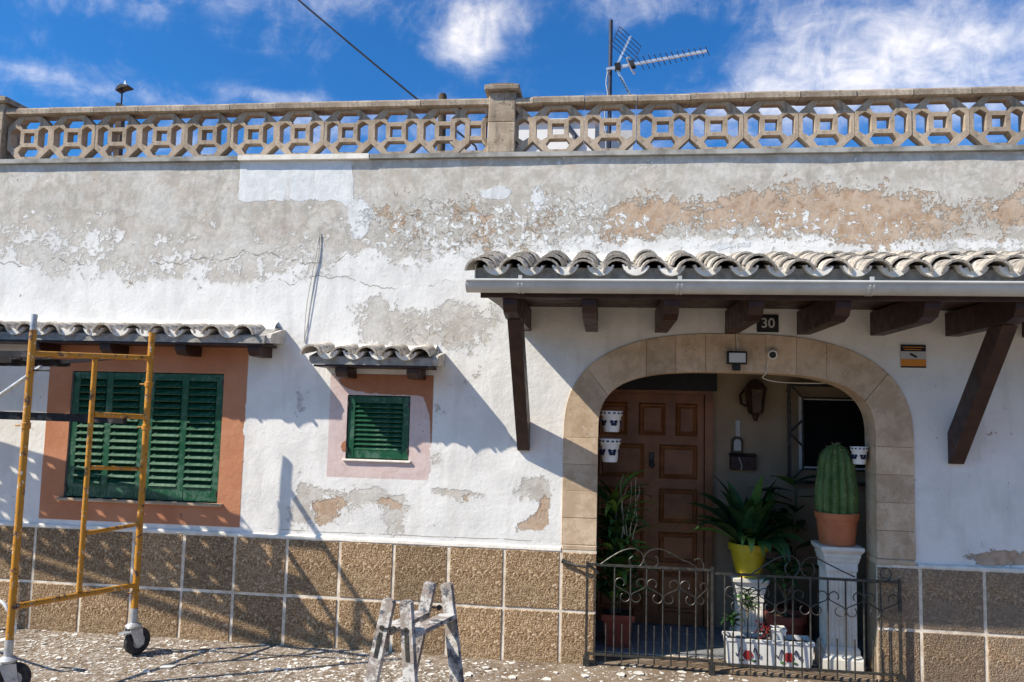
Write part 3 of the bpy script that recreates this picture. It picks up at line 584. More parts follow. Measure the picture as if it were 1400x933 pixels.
# arch of dressed stones
def arch():
    ar = MB(); ar.box(0.006, 0.243, 0.004, 0.215, 0.0, 0.815); ar.box(2.117, 2.354, 0.004, 0.215, 0.0, 0.815); an = part('arch_surround', ar, M['stone'], house)
    pl = MB(); pl.box(0.004, 0.247, -0.014, 0.21, 0.817, 0.853, 0.006); part('stone', pl, M['stone'], an); pl = MB(); pl.box(2.113, 2.356, -0.014, 0.21, 0.817, 0.853, 0.006); part('stone', pl, M['stone'], an)
    gap = 0.0012
    def stone(poly):
        # shrink the outline a little for the joint, chamfer the face
        c = np.mean(np.array(poly), axis=0); q = [tuple(np.array(p_)+(c-np.array(p_))/np.linalg.norm(c-np.array(p_))*gap) for p_ in poly]
        q2 = [tuple(np.array(p_)+(c-np.array(p_))/np.linalg.norm(c-np.array(p_))*0.0025) for p_ in q]
        n = len(q); yo = rnd.uniform(-0.0025, 0.0015); m_ = MB()
        vs = [(x, 0.215, z) for x, z in q] + [(x, -0.008+yo, z) for x, z in q] + [(x, -0.0105+yo, z) for x, z in q2]
        fs = [tuple(range(n-1, -1, -1)), tuple(range(2*n, 3*n))] + [(i, (i+1) % n, n+(i+1) % n, n+i) for i in range(n)] + [(n+i, n+(i+1) % n, 2*n+(i+1) % n, 2*n+i) for i in range(n)]
        m_.add(vs, fs); part('stone', m_, M['stone'], an)
    zs = [0.856, 1.042, 1.228, 1.414, 1.6]
    for a, c in zip(zs[:-1], zs[1:]):
        stone([(ACX-AOH, a), (ACX-AIH, a), (ACX-AIH, c), (ACX-AOH, c)]); stone([(ACX+AIH, a), (ACX+AOH, a), (ACX+AOH, c), (ACX+AIH, c)])
    # head: upright joints over the flat part, one slanting joint in each haunch
    K = 600
    def at_x(fn, x):      # parameter where the outline passes x
        lo, hi = 0.0, PI
        for _ in range(60):
            m_ = (lo+hi)/2
            if fn(m_)[0] > x: lo = m_
            else: hi = m_
        return lo
    xs_ = [1.80, 1.60, 1.395, 1.19, 0.985, 0.78, 0.575]
    co = [0.0, at_x(outer, ACX+AOH*0.865)] + [at_x(outer, x) for x in xs_] + [at_x(outer, ACX-AOH*0.865), PI]
    ci = [0.0, at_x(inner, ACX+AIH*0.93)] + [at_x(inner, x) for x in xs_] + [at_x(inner, ACX-AIH*0.93), PI]
    for i in range(len(co)-1):
        n = 10; o = [outer(co[i]+(co[i+1]-co[i])*k/n) for k in range(n+1)]; q = [inner(ci[i+1]+(ci[i]-ci[i+1])*k/n) for k in range(n+1)]
        stone(o+q)
arch()

# porch room behind the arch
def porch():
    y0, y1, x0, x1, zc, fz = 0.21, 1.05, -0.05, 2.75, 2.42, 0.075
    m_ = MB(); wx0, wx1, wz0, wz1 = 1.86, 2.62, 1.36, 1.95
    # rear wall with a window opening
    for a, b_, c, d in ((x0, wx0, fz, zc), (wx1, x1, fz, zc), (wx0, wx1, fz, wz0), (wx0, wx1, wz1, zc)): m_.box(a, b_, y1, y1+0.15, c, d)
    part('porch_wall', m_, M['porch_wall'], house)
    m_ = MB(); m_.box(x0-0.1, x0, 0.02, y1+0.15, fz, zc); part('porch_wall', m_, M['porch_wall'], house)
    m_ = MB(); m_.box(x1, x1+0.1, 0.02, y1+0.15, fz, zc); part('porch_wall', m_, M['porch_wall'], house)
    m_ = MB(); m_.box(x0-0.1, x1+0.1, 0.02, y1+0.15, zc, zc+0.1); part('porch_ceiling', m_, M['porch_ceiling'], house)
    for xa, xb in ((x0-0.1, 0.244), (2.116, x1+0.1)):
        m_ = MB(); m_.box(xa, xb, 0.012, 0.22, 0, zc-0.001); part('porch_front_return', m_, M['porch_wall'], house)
    fl = MB(); fl.box(x0, x1, 0.225, y1, -0.02, fz-0.004); f = part('porch_floor', fl, M['grout'], house)
    tm = MB(); tm.box(-0.136, 0.136, -0.136, 0.136, -0.004, 0.0); tme = tm.mesh('floor_tile', M['floor_grey'])
    for i in range(10):
        for j in range(3): link('floor_tile', tme, f, (x0+0.14+0.28*i, 0.37+0.28*j, fz+rnd.uniform(-0.0008, 0.0008)))
    th = MB(); th.box(0.247, 2.113, -0.005, 0.223, 0.0, 0.068, 0.006); part('threshold', th, M['pave'], house)
    # panelled door
    dx0, dx1, dz0, dz1 = 0.20, 1.165, 0.085, 1.945; fr = 0.065
    d = MB(); d.box(dx0-fr, dx0, 0.99, 1.055, dz0, dz1+fr); d.box(dx1-fr+0.005, dx1+0.005, 0.985, 1.055, dz0, dz1); d.box(dx0, dx1+0.005, 0.99, 1.055, dz1, dz1+0.03); part('door_frame', d, M['doorwood'], house)
    lb = MB(); lb.box(0.1, 1.195, 0.95, 1.052, 1.976, 2.14); part('blind_box', lb, M['black'], house, label='dark box above the front door')
    ex = dx1-fr; bd = MB(); bd.box(dx0, ex, 1.022, 1.05, dz0, dz1-0.002); dr = part('door', bd, M['doorwood'], house)
    st = 0.085; rows = [(0.20, 0.55), (0.62, 0.98), (1.03, 1.24), (1.30, 1.60), (1.66, 1.88)]
    rows = [(0.18, 0.50), (0.57, 0.82), (0.89, 1.17), (1.25, 1.53), (1.60, 1.87)]
    for zi, (a, b_) in enumerate(rows):
        nc = 3 if zi == 4 else 2
        if nc == 3: xs_ = [(0.24, 0.48), (0.57, 0.79), (0.87, 1.05)]
        else: xs_ = [(0.24, 0.62), (0.74, 1.05)]
        for xa, xb in xs_:
            pm = MB(); b2 = 0.03; q0 = [(xa, a), (xb, a), (xb, b_), (xa, b_)]; q1 = [(xa+b2, a+b2), (xb-b2, a+b2), (xb-b2, b_-b2), (xa+b2, b_-b2)]; q2 = [(xa+b2+.012, a+b2+.012), (xb-b2-.012, a+b2+.012), (xb-b2-.012, b_-b2-.012), (xa+b2+.012, b_-b2-.012)]
            vs = [(x, 1.0215, z) for x, z in q0] + [(x, 1.006, z) for x, z in [(xa+.012, a+.012), (xb-.012, a+.012), (xb-.012, b_-.012), (xa+.012, b_-.012)]] + [(x, 1.0185, z) for x, z in q1] + [(x, 1.010, z) for x, z in q2]
            fs = [(k*4+i, k*4+(i+1) % 4, (k+1)*4+(i+1) % 4, (k+1)*4+i) for k in range(3) for i in range(4)] + [(12, 13, 14, 15)]
            pm.add(vs, fs); part('panel', pm, M['doorwood'], dr)
    hd = MB(); hd.box(0.66, 0.70, 1.008, 1.0215, 1.34, 1.46, 0.003); hd.tube([(0.68, 1.008, 1.40), (0.68, 0.975, 1.40), (0.66, 0.97, 1.36), (0.68, 0.97, 1.33), (0.70, 0.97, 1.36), (0.68, 0.972, 1.395)], 0.007, 6); part('knocker', hd, M['iron'], dr)
    # window in the porch: dark glass, pale frame, diamond iron grille standing off the wall
    wm = MB(); wt = 0.025
    for a, b_, c, dd in ((wx0, wx0+wt, wz0, wz1), (wx1-wt, wx1, wz0, wz1), (wx0+wt, wx1-wt, wz0, wz0+wt), (wx0+wt, wx1-wt, wz1-wt, wz1)): wm.box(a, b_, 1.05, 1.09, c, dd)
    wo = part('window', wm, M['white_paint'], house)
    pg = MB(); pg.box(wx0+wt, wx1-wt, 1.07, 1.075, wz0+wt, wz1-wt); part('pane', pg, M['glass'], wo)
    bx = MB(); bx.box(wx0-0.01, wx1+0.01, 1.12, 1.2, wz0-0.01, wz1+0.01); part('dark_room', bx, M['black'], wo)
    gr = MB(); gx0, gx1, gz0, gz1, gy = 1.765, 2.72, 1.265, 2.045, 0.955; r = 0.011
    bars = [((gx0, gz0), (gx1, gz0)), ((gx1, gz0), (gx1, gz1)), ((gx1, gz1), (gx0, gz1)), ((gx0, gz1), (gx0, gz0))]
    for (a, c), (b_, dd) in bars: gr.beam((a, gy, c), (b_, gy, dd), 0.022, 0.03, (0, 1, 0) if a == b_ else (0, 0, 1))
    ix0, iz0, ix1, iz1 = 1.87, 1.37, 2.61, 1.94
    for (a, c), (b_, dd) in (((gx0, gz0), (ix0, iz0)), ((gx0, gz1), (ix0, iz1)), ((gx0, 1.655), (ix0, 1.76)), ((gx0, 1.655), (ix0, 1.55)), ((gx1, gz0), (ix1, iz0)), ((gx1, gz1), (ix1, iz1)), ((ix0, iz0), (ix0, iz1)), ((ix0, iz1), (ix1, iz1)), ((ix0, iz0), (ix1, iz0))):
        gr.tube([(a, gy, c), (b_, gy, dd)], 0.009, 6)
    for a in (gx0, gx1):
        for c in (gz0+0.05, gz1-0.05): gr.tube([(a, gy, c), (a, 1.06, c)], 0.007, 6)
    part('grille', gr, M['iron'], wo)
porch()

# ------------------------------------------------------------------ barrel tile canopies
def barrel(length, r0, r1, th, arc, up, n=8):
    """half-barrel tile lying along +y, r0 at the near end; up=True covers, False pans"""
    m_ = MB(); vs = []
    for yy, r in ((0, r0), (length, r1)):
        for rr in (r, r-th):
            for i in range(n+1):
                a = (-arc/2 + arc*i/n); x = rr*math.sin(a); z = rr*math.cos(a)
                vs.append((x, yy, z if up else -z))
    k = n+1; fs = []
    for i in range(n):
        fs += [(i, i+1, 2*k+i+1, 2*k+i), (k+i, 3*k+i, 3*k+i+1, k+i+1), (i, k+i, k+i+1, i+1), (2*k+i, 2*k+i+1, 3*k+i+1, 3*k+i)]
    fs += [(0, 2*k, 3*k, k), (n, k+n, 3*k+n, 2*k+n)]
    m_.add(vs, fs); return m_
def canopy_tiles(aw, xs, ye, ze, depth, slope, rows, r=0.083, pitch=0.205, tl=0.34):
    cov = barrel(tl, r, r*0.82, 0.013, math.radians(165), True).mesh('roof_tile', M['rooftile'], True)
    pan = barrel(tl, r*0.98, r*1.05, 0.014, math.radians(150), False).mesh('pan_tile', M['tilewhite'], True)
    pr = r*0.93; pl = [(pr*math.sin(a), -pr*math.cos(a)) for a in [math.radians(-66+132*i/8) for i in range(9)]]
    pl = pl+[(pr*0.45, -pr*0.30), (0, -pr*0.55), (-pr*0.45, -pr*0.30)]; pm = MB(); pm.prism(pl, 0.0, 0.03); plug = pm.mesh('mortar_plug', M['white_mortar'])
    ang = math.atan(slope); ex = (depth-tl*0.9)/max(1, rows-1) if rows > 1 else 0
    for k, x in enumerate(xs):
        for j in range(rows):
            yy = ye + j*ex; zz = ze + j*ex*slope + (0.012 if j else 0)
            link('roof_tile', cov, aw, (x+rnd.uniform(-.010, .010), yy+rnd.uniform(-.022, .022), zz+rnd.uniform(-.004, .007)), (ang*0.86+rnd.uniform(-.012, .012), rnd.uniform(-.08, .08), rnd.uniform(-.05, .05)))
        if k < len(xs)-1:
            for j in range(0, rows, 2 if rows > 2 else 1):
                yy = ye + j*ex; zz = ze + j*ex*slope
                xm_ = (x+xs[k+1])/2
                yo = rnd.uniform(-.008, .008); ry = rnd.uniform(-.06, .06)
                link('pan_tile', pan, aw, (xm_, yy+0.012+yo, zz+r*0.78), (ang*0.9, ry, rnd.uniform(-.02, .02)))
                if j == 0: link('mortar_plug', plug, aw, (xm_, yy+0.016+yo+rnd.uniform(0, .008), zz+r*0.78), (0, ry+rnd.uniform(-.1, .1), 0))
def fillet(aw, x0, x1, y, z, hh, seed):     # lumpy mortar where tiles meet the wall
    n = int((x1-x0)/0.03); m_ = MB(); vs = []
    for i in range(n+1):
        x = x0+(x1-x0)*i/n; q = mnoise.noise(Vector((x*6, seed, 0))); q2 = mnoise.noise(Vector((x*15, seed, 4)))
        vs += [(x, y-0.07-0.02*q, z-0.05), (x, y-0.05-0.015*q2, z+hh*0.25+0.012*q), (x, y-0.02, z+hh*0.7+0.02*q+0.012*q2), (x, y+0.012, z+hh+0.03*q+0.02*q2)]
    m_.add(vs, [(i*4+j, i*4+j+1, (i+1)*4+j+1, (i+1)*4+j) for i in range(n) for j in range(3)])
    part('mortar_fillet', m_, M['white_mortar'], aw, True)

def big_canopy():
    x0, x1 = -0.53, 4.3; slope = 0.25; ye, ze = -1.03, 2.605
    # sloping deck with mortar front
    d = MB(); d.prismx([(-0.955, 2.560), (-0.955, 2.645), (0.0, 2.875), (0.0, 2.80)], x0+0.03, x1)
    aw = part('canopy', d, M['greymortar'], house)
    xs = [x0+0.055+0.2075*k for k in range(23)]
    canopy_tiles(aw, xs, ye, ze, 1.03, slope, 5, 0.085, 0.2075, 0.33)
    fillet(aw, x0, x1, 0.0, 2.875, 0.055, 3.0)
    for a, b_ in ((x0+0.03, x0+0.055),):     # white verge under the first tile
        v = MB(); v.prismx([(-0.97, 2.562), (-0.97, 2.66), (0.0, 2.88), (0.0, 2.79)], a-0.008, a-0.001); part('verge_mortar', v, M['white_mortar'], aw)
    # soffit boards
    for k in range(8):
        ya = -0.93+0.116*k; sb = MB(); zz = 2.515+0.0; sb.box(x0+0.14, x1, ya+0.001, ya+0.113, zz+0.02*k/8, zz+0.018+0.02*k/8); part('soffit_board', sb, M['brownwood'], aw)
    vb = MB(); vb.prismx([(-0.95, 2.50), (-0.95, 2.558), (-0.002, 2.79), (-0.002, 2.535)], x0+0.045, x0+0.135); part('verge_board', vb, M['greymortar'], aw)
    fb = MB(); fb.box(x0+0.06, x1, -0.962, -0.936, 2.462, 2.558, 0.004); part('fascia_board', fb, M['brownwood'], aw)
    jx = [P(u, 458)[0] for u in (724, 802, 895, 993, 1089, 1190, 1293)]; jx[0] = -0.335
    jx = [-0.335]+[0.145+0.487*k for k in range(9)]
    for k, x in enumerate(jx):
        j = MB(); bz = 2.355; tz = 2.513
        j.prismx([(0.003, bz), (0.003, tz), (-0.934, tz), (-0.934, 2.425), (-0.90, 2.38), (-0.80, bz)], x, x+0.086); part('joist', j, M['brownwood'], aw)
    for x in (-0.325, 2.580):
        br = MB(); br.prismx([(0.004, 1.50), (0.004, 1.70), (-0.60, 2.35), (-0.78, 2.35), (-0.035, 1.50)], x, x+0.086); part('brace', br, M['brownwood'], aw)
    # half round gutter
    gt = MB(); gy, gz_, r = -1.005, 2.545, 0.062; n = 12; vs = []
    prof = [(gy+r*math.cos(PI+PI*i/n), gz_+r*0.98*math.sin(PI+PI*i/n)) for i in range(n+1)]
    rim = [(prof[0][0]-0.006+0.011*math.cos(a), prof[0][1]+0.006+0.011*math.sin(a)) for a in [PI*1.5-PI*2*k/8 for k in range(7)]]
    outer_ = rim[::-1]+prof; inner_ = [(gy+(r-0.004)*math.cos(PI+PI*i/n), gz_+(r-0.004)*0.98*math.sin(PI+PI*i/n)) for i in range(n, -1, -1)]
    gt.prismx([(y, z) for y, z in prof+inner_], x0-0.01, x1); g1 = part('gutter', gt, M['zinc'], aw, True)
    bd = MB(); bd.tube([(x0-0.01, gy-r, gz_+0.006), (x1, gy-r, gz_+0.006)], 0.010, 8); part('gutter_bead', bd, M['zinc'], aw, True)
    ec = MB(); ec.prismx(prof, x0-0.016, x0-0.0105); part('gutter_end', ec, M['zinc'], aw)
    for x in (-0.235, P(925, 400, -1.05)[0], P(1187, 404, -1.05)[0], 3.3):
        c = MB(); ot = [(gy+(r+0.004)*math.cos(PI+PI*i/n), gz_+(r+0.004)*0.98*math.sin(PI+PI*i/n)) for i in range(n+1)]; it = [(gy+(r+0.0008)*math.cos(PI+PI*i/n), gz_+(r+0.0008)*0.98*math.sin(PI+PI*i/n)) for i in range(n, -1, -1)]
        c.prismx(ot+it, x, x+0.012); c.prismx(ot+it, x+0.022, x+0.034); c.box(x+0.006, x+0.028, gy-r-0.004, gy-r+0.004, gz_+0.012, gz_+0.036); part('gutter_clip', c, M['zinc'], aw)
big_canopy()

def small_canopy(x0, x1, xs, zb, ztop, corb, label):
    dp = 0.27; ye = -0.315
    d = MB(); d.prismx([(-dp, zb), (-dp, zb+0.055), (0.0, ztop-0.05), (0.0, zb+0.03)], x0, x1)
    aw = part('canopy', d, M['greymortar'], house, label=label)
    canopy_tiles(aw, xs, ye, zb+0.048, 0.315, 0.20, 1, 0.082, xs[1]-xs[0], 0.33)
    e = MB(); e.prismx([(-dp+0.02, zb+0.004), (-dp+0.012, zb+0.04), (-dp+0.03, zb+0.07), (-0.04, ztop-0.075), (0.0, ztop-0.07), (0.0, zb+0.02)], x1, x1+0.04); part('verge_mortar', e, M['verge'], aw)
    fillet(aw, x0, x1-0.02, 0.0, ztop-0.055, 0.045, x0)
    so_ = MB(); so_.box(x0+0.03, x1-0.02, -dp+0.012, 0.0, zb-0.016, zb-0.002); part('soffit_board', so_, M['brownwood'], aw)
    for c in corb:
        k = MB(); k.prismx([(0.003, zb-0.09), (0.003, zb-0.018), (-0.235, zb-0.018), (-0.235, zb-0.052), (-0.20, zb-0.085), (-0.14, zb-0.09)], c, c+0.085); part('corbel', k, M['brownwood'], aw)
small_canopy(-5.2, -2.14, [-2.30-0.2095*k for k in range(14)][::-1], 2.215, 2.41, [-4.62, -4.0, -3.43, -2.84, -2.28], 'tiled canopy over the wide window')
small_canopy(-1.80, -0.915, [-1.755+0.19*k for k in range(5)], 2.075, 2.255, [-1.62, -1.10], 'tiled canopy over the little window')

# ------------------------------------------------------------------ roof balustrade of cast screen blocks
def balustrade():
    pw = 0.3815
    def ring(poly): return [(x, z) for x, z in poly]
    def screen_mesh():
        bm = bmesh.new()
        def loop(poly):
            vs = [bm.verts.new((x, 0, z)) for x, z in poly]; return [bm.edges.new((vs[i], vs[(i+1) % len(vs)])) for i in range(len(vs))]
        e = []
        e += loop([(-.25, -.5), (.25, -.5), (.5, -.25), (.5, .25), (.25, .5), (-.25, .5), (-.5, .25), (-.5, -.25)])
        q = .118; e += loop([(-q, -q), (q, -q), (q, q), (-q, q)])
        hx = [(.165, .205), (.24, .32), (.165, .432), (-.165, .432), (-.24, .32), (-.165, .205)]
        for a in range(4):
            c, s__ = math.cos(a*PI/2), math.sin(a*PI/2)
            e += loop([(x*c-z*s__, x*s__+z*c) for x, z in hx])
        bmesh.ops.triangle_fill(bm, edges=e, use_beauty=True, normal=(0, -1, 0))
        bmesh.ops.dissolve_limit(bm, angle_limit=0.01, verts=bm.verts[:], edges=bm.edges[:], use_dissolve_boundaries=False)
        r = bmesh.ops.extrude_face_region(bm, geom=bm.faces[:])
        for v in [g_ for g_ in r['geom'] if isinstance(g_, bmesh.types.BMVert)]: v.co.y += 1
        for v in bm.verts: v.co.x *= pw-0.003; v.co.z *= 0.36; v.co.y *= 0.075
        bmesh.ops.recalc_face_normals(bm, faces=bm.faces)
        me = bpy.data.meshes.new('screen_block'); bm.to_mesh(me); bm.free(); me.materials.append(M['cast']); return me
    sm_ = screen_mesh()
    b0 = MB(); b0.box(XL+0.1, XR-0.1, 0.025, 0.15, ZT+0.0365, ZT+0.046); bal = part('balustrade', b0, M['coping'], house)
    zc = ZT+0.047+0.18; rz = zc+0.1805
    rm = MB(); hw = pw/2-0.0015
    rm.prismx([(-0.035, 0.004), (-0.035, 0.04), (-0.022, 0.054), (0.125, 0.054), (0.135, 0.04), (0.135, 0.004), (0.11, 0.0), (-0.012, 0.0)], -hw, hw); rme = rm.mesh('rail_stone', M['rail'])
    cen = [-0.94-0.3785*k for k in range(10)] + [-0.086+0.3825*k for k in range(12)]
    for x in cen:
        link('screen_block', sm_, bal, (x, 0.03+rnd.uniform(-.003, .003), zc), (rnd.uniform(-.01, .01), rnd.uniform(-.004, .004), rnd.uniform(-.008, .008)))
        link('rail_stone', rme, bal, (x, 0.02+rnd.uniform(-.004, .004), rz+rnd.uniform(-.002, .003)), (0, rnd.uniform(-.004, .004), rnd.uniform(-.006, .006)))
    # half screens tucked behind the pier
    for x, a, b_ in ((-0.70, -0.74, -0.6), (-0.33, -0.40, -0.28)):
        link('screen_block', sm_, bal, (x-0.01 if x < -0.5 else x-0.135, 0.034, zc-0.0007))
        link('rail_stone', rme, bal, (x+0.06 if x < -0.5 else x-0.07, 0.024, rz-0.0012))
    def pier(xc, w_, h_, cw, label=None):
        p_ = MB(); p_.box(xc-w_/2, xc+w_/2, -0.018, 0.20, ZT+0.0375, ZT+0.0375+h_*0.5, 0.006); po = part('pier', p_, M['cast'], bal)
        p_ = MB(); p_.box(xc-w_/2+0.002, xc+w_/2-0.002, -0.016, 0.198, ZT+0.0385+h_*0.5, ZT+0.0375+h_, 0.006); part('pier', p_, M['cast'], bal)
        z0 = ZT+0.0375+h_; c = MB(); c.box(xc-cw/2, xc+cw/2, -0.055, 0.235, z0+0.001, z0+0.042, 0.007); c.prism([(xc-cw/2, z0+0.042), (xc+cw/2, z0+0.042), (xc+cw/2-0.05, z0+0.055), (xc-cw/2+0.05, z0+0.055)], -0.04, 0.22)
        part('pier_cap', c, M['rail'], bal)
    pier(-0.503, 0.205, 0.465, 0.26); pier(-4.66, 0.22, 0.465, 0.30)
balustrade()

# ------------------------------------------------------------------ small fixtures on the front wall
def text_part(name, body, size, loc, mat, parent, depth=0.001):
    cu = bpy.data.curves.new('txt', 'FONT'); cu.body = body; cu.size = size; cu.align_x = 'CENTER'; cu.align_y = 'CENTER'; cu.extrude = depth; cu.offset = 0.0012
    o = bpy.data.objects.new('txt', cu); COL.objects.link(o); dg = bpy.context.evaluated_depsgraph_get(); me = bpy.data.meshes.new_from_object(o.evaluated_get(dg)); bpy.data.objects.remove(o); me.name = name
    me.materials.clear(); me.materials.append(mat)
    return link(name, me, parent, loc, (PI/2, 0, 0))
def fixtures():
    t = thing('house_number', 'black house number plate reading 30 above the arch', 'sign', (1.407, -0.004, 2.39))
    q = MB(); q.box(1.334, 1.480, -0.022, -0.010, 2.368, 2.488, 0.006); part('plate', q, M['black'], t)
    text_part('digits', '30', 0.095, (1.407, -0.0235, 2.428), M['grey_print'], t)
    t = thing('alarm_sign', 'square alarm sticker with black heading and orange band beside the arch', 'sign', (2.366, -0.003, 2.14))
    q = MB(); q.box(2.285, 2.450, -0.009, -0.003, 2.138, 2.295); part('plate', q, M['grey_print'], t)
    q = MB(); q.box(2.286, 2.449, -0.0105, -0.0095, 2.25, 2.2945); part('heading', q, M['black'], t)
    q = MB(); q.box(2.286, 2.449, -0.0105, -0.0095, 2.150, 2.197); part('band', q, M['orange_print'], t)
    q = MB(); q.box(2.286, 2.449, -0.0105, -0.0095, 2.1385, 2.1495); part('footer', q, M['brownwood'], t)
    q = MB(); q.prism([(2.342, 2.228), (2.385, 2.205), (2.396, 2.214), (2.352, 2.240)], -0.0105, -0.0096); part('pictogram', q, M['black'], t)
    for k in range(2):
        q = MB(); q.box(2.30+0.012*k, 2.435-0.018*k, -0.0115, -0.0107, 2.276-0.016*k, 2.281-0.016*k); part('lettering', q, M['orange_print'], t)
    # floodlight
    t = thing('floodlight', 'small black floodlight with pale lens fixed to the arch', 'floodlight', (1.19, -0.014, 2.12))
    q = MB(); q.box(1.122, 1.258, -0.075, -0.045, 2.138, 2.228, 0.008); part('housing', q, M['black'], t)
    q = MB(); q.box(1.136, 1.246, -0.079, -0.0755, 2.150, 2.215); part('lens', q, M['lens'], t)
    q = MB(); q.box(1.165, 1.215, -0.062, -0.010, 2.096, 2.139, 0.004); part('bracket', q, M['black'], t)
    # dome camera
    t = thing('security_camera', 'small white bullet camera with dark lens on the arch stones', 'camera', (1.43, -0.012, 2.21))
    q = MB(); q.tube([(1.44, -0.012, 2.225), (1.437, -0.03, 2.222)], 0.036, 16); part('base', q, M['stone'], t)
    q = MB(); q.tube([(1.437, -0.028, 2.222), (1.425, -0.085, 2.205)], 0.030, 16, r1=0.032); part('body', q, M['white_stone'], t, True)
    q = MB(); q.tube([(1.425, -0.0852, 2.205), (1.424, -0.090, 2.204)], 0.023, 16); part('lens', q, M['black'], t)
    def wire(name, pts, r, mat, label, sub=6):
        q = MB(); pts = [np.array(p_) for p_ in pts]; out = []
        for i in range(len(pts)-1):
            p0, p1, p2, p3 = pts[max(i-1, 0)], pts[i], pts[i+1], pts[min(i+2, len(pts)-1)]
            for k in range(sub):
                u = k/sub; out.append(0.5*((2*p1)+(-p0+p2)*u+(2*p0-5*p1+4*p2-p3)*u*u+(-p0+3*p1-3*p2+p3)*u**3))
        out.append(pts[-1]); q.tube(out, r, 6); return solo(name, q, mat, label, 'cable', tuple(pts[-1]), True)
    def at(u, v, y): return P(u, v, y)
    wire('lamp_wire', [at(1008, 484, -0.03), at(1009, 472, -0.018), at(1007, 462, -0.018), at(1009, 450, -0.012)], 0.0035, M['wire_white'], 'short pale wire running up from the floodlight')
    wire('camera_wire', [at(1052, 491, -0.03), at(1049, 502, -0.018), at(1047, 511, -0.018), at(1043, 517, 0.06), at(1060, 522, 0.1), at(1090, 524, 0.2), at(1130, 524, 0.22), at(1133, 520, 0.215)], 0.0035, M['wire_white'], 'pale wire drooping from the camera under the arch')
    wire('wall_wire', [at(437, 318, -0.006), at(436, 345, -0.010), at(431, 375, -0.010), at(427, 400, -0.010), at(421, 440, -0.010), at(416, 466, -0.006), at(416, 463, -0.012), at(418, 430, -0.012), at(424, 390, -0.012), at(432, 350, -0.014), at(437, 320, -0.010)], 0.0028, M['wire_grey'], 'loop of grey wire hanging down the peeling wall')
    # iron bolt holding the gate on the left pier
fixtures()

# ------------------------------------------------------------------ iron gate, two leaves
def arc_pts(cx, cz, r, a0, a1, n=10, r_end=None):
    return [(cx+(r if r_end is None else r+(r_end-r)*i/n)*math.cos(math.radians(a0+(a1-a0)*i/n)), cz+(r if r_end is None else r+(r_end-r)*i/n)*math.sin(math.radians(a0+(a1-a0)*i/n))) for i in range(n+1)]
def s_scroll(x0, x1, z1, z2, r):
    a = arc_pts(x0+r+0.004, z1, r*0.8, -40, 90, 6, r) + arc_pts(x0+r+0.004, z1, r, 100, 225, 7)
    b = arc_pts(x1-r-0.004, z2, r, 45, -90, 7) + arc_pts(x1-r-0.004, z2, r, -100, -230, 7, r*0.8)
    return a+b
def spline(pts, sub=5):
    pts = [np.array(p_, float) for p_ in pts]; out = []
    for i in range(len(pts)-1):
        p0, p1, p2, p3 = pts[max(i-1, 0)], pts[i], pts[i+1], pts[min(i+2, len(pts)-1)]
        for k in range(sub):
            u = k/sub; out.append(0.5*((2*p1)+(-p0+p2)*u+(2*p0-5*p1+4*p2-p3)*u*u+(-p0+3*p1-3*p2+p3)*u**3))
    out.append(pts[-1]); return out
GY = -0.055
def gate(name, label, xl, xr, full, short, zt, zb, posts, tops):
    t = thing(name, label, 'gate', (xl, GY, GZ))
    def rod(nm, pts, r, n=6):
        q = MB(); q.tube([(p_[0], GY+(p_[2] if len(p_) > 2 else 0), p_[1]) for p_ in pts], r, n); part(nm, q, M['iron'], t, n > 6)
    for z in (zt, zb):
        q = MB(); q.box(xl, xr, GY-0.007, GY+0.007, z-0.008, z+0.008); part('rail', q, M['iron'], t)
    for x in posts: 
        q = MB(); q.box(x-0.009, x+0.009, GY-0.009, GY+0.009, GZ-0.02, zt+0.02); part('post', q, M['iron'], t)
        q = MB(); q.box(x-0.02, x+0.02, GY-0.02, GY+0.02, GZ-0.02, GZ+0.07); part('foot', q, M['iron'], t)
    for x in full: rod('bar', [(x, zb-0.0), (x, zt)], 0.0062)
    for x in short: rod('bar', [(x, zb-0.05), (x, zb+0.21)], 0.0055)
    allb = sorted(full)
    for i in range(len(allb)-1):
        x0, x1 = allb[i], allb[i+1]
        pts = s_scroll(x0, x1, zt-0.115, zt-0.205, min(0.034, (x1-x0)*0.32))
        if i % 2: pts = [(x0+x1-x, z) for x, z in pts]
        rod('scroll', [(x, z, -0.004) for x, z in pts], 0.0042, 5)
    for pl in tops: rod('scroll', [(p_[0], p_[2], 0) for p_ in spline(pl)], 0.0048, 5)
    return t
xg = lambda u, v=820: P(u, v, GY)[0]
pg = lambda u, v: tuple(P(u, v, GY))
def top_l(lst): return [pg(780+u/4.836, 740+v/4.836) for u, v in lst]
gate('iron_gate', 'wrought iron gate leaf with scrolls before the front door', 0.19, 1.03, [xg(u) for u in (840, 862, 884, 906.5, 929, 951.6, 968)], [xg(u) for u in (829, 851, 873.5, 895, 917.7, 940)], 0.735, 0.135, [0.185, 1.028],
     [top_l([(190, 160), (260, 110), (340, 65), (420, 50), (475, 85), (480, 135), (445, 172), (400, 155), (390, 120), (412, 100)]),
      top_l([(860, 200), (800, 150), (740, 125), (680, 90), (600, 55), (530, 62), (488, 105), (495, 150), (535, 178), (575, 155), (578, 115), (560, 100)]), top_l([(880, 190), (878, 150), (855, 118), (825, 122), (820, 130)])])
def top_r(lst): return [pg(960+u/4.667, 770+v/4.667) for u, v in lst]
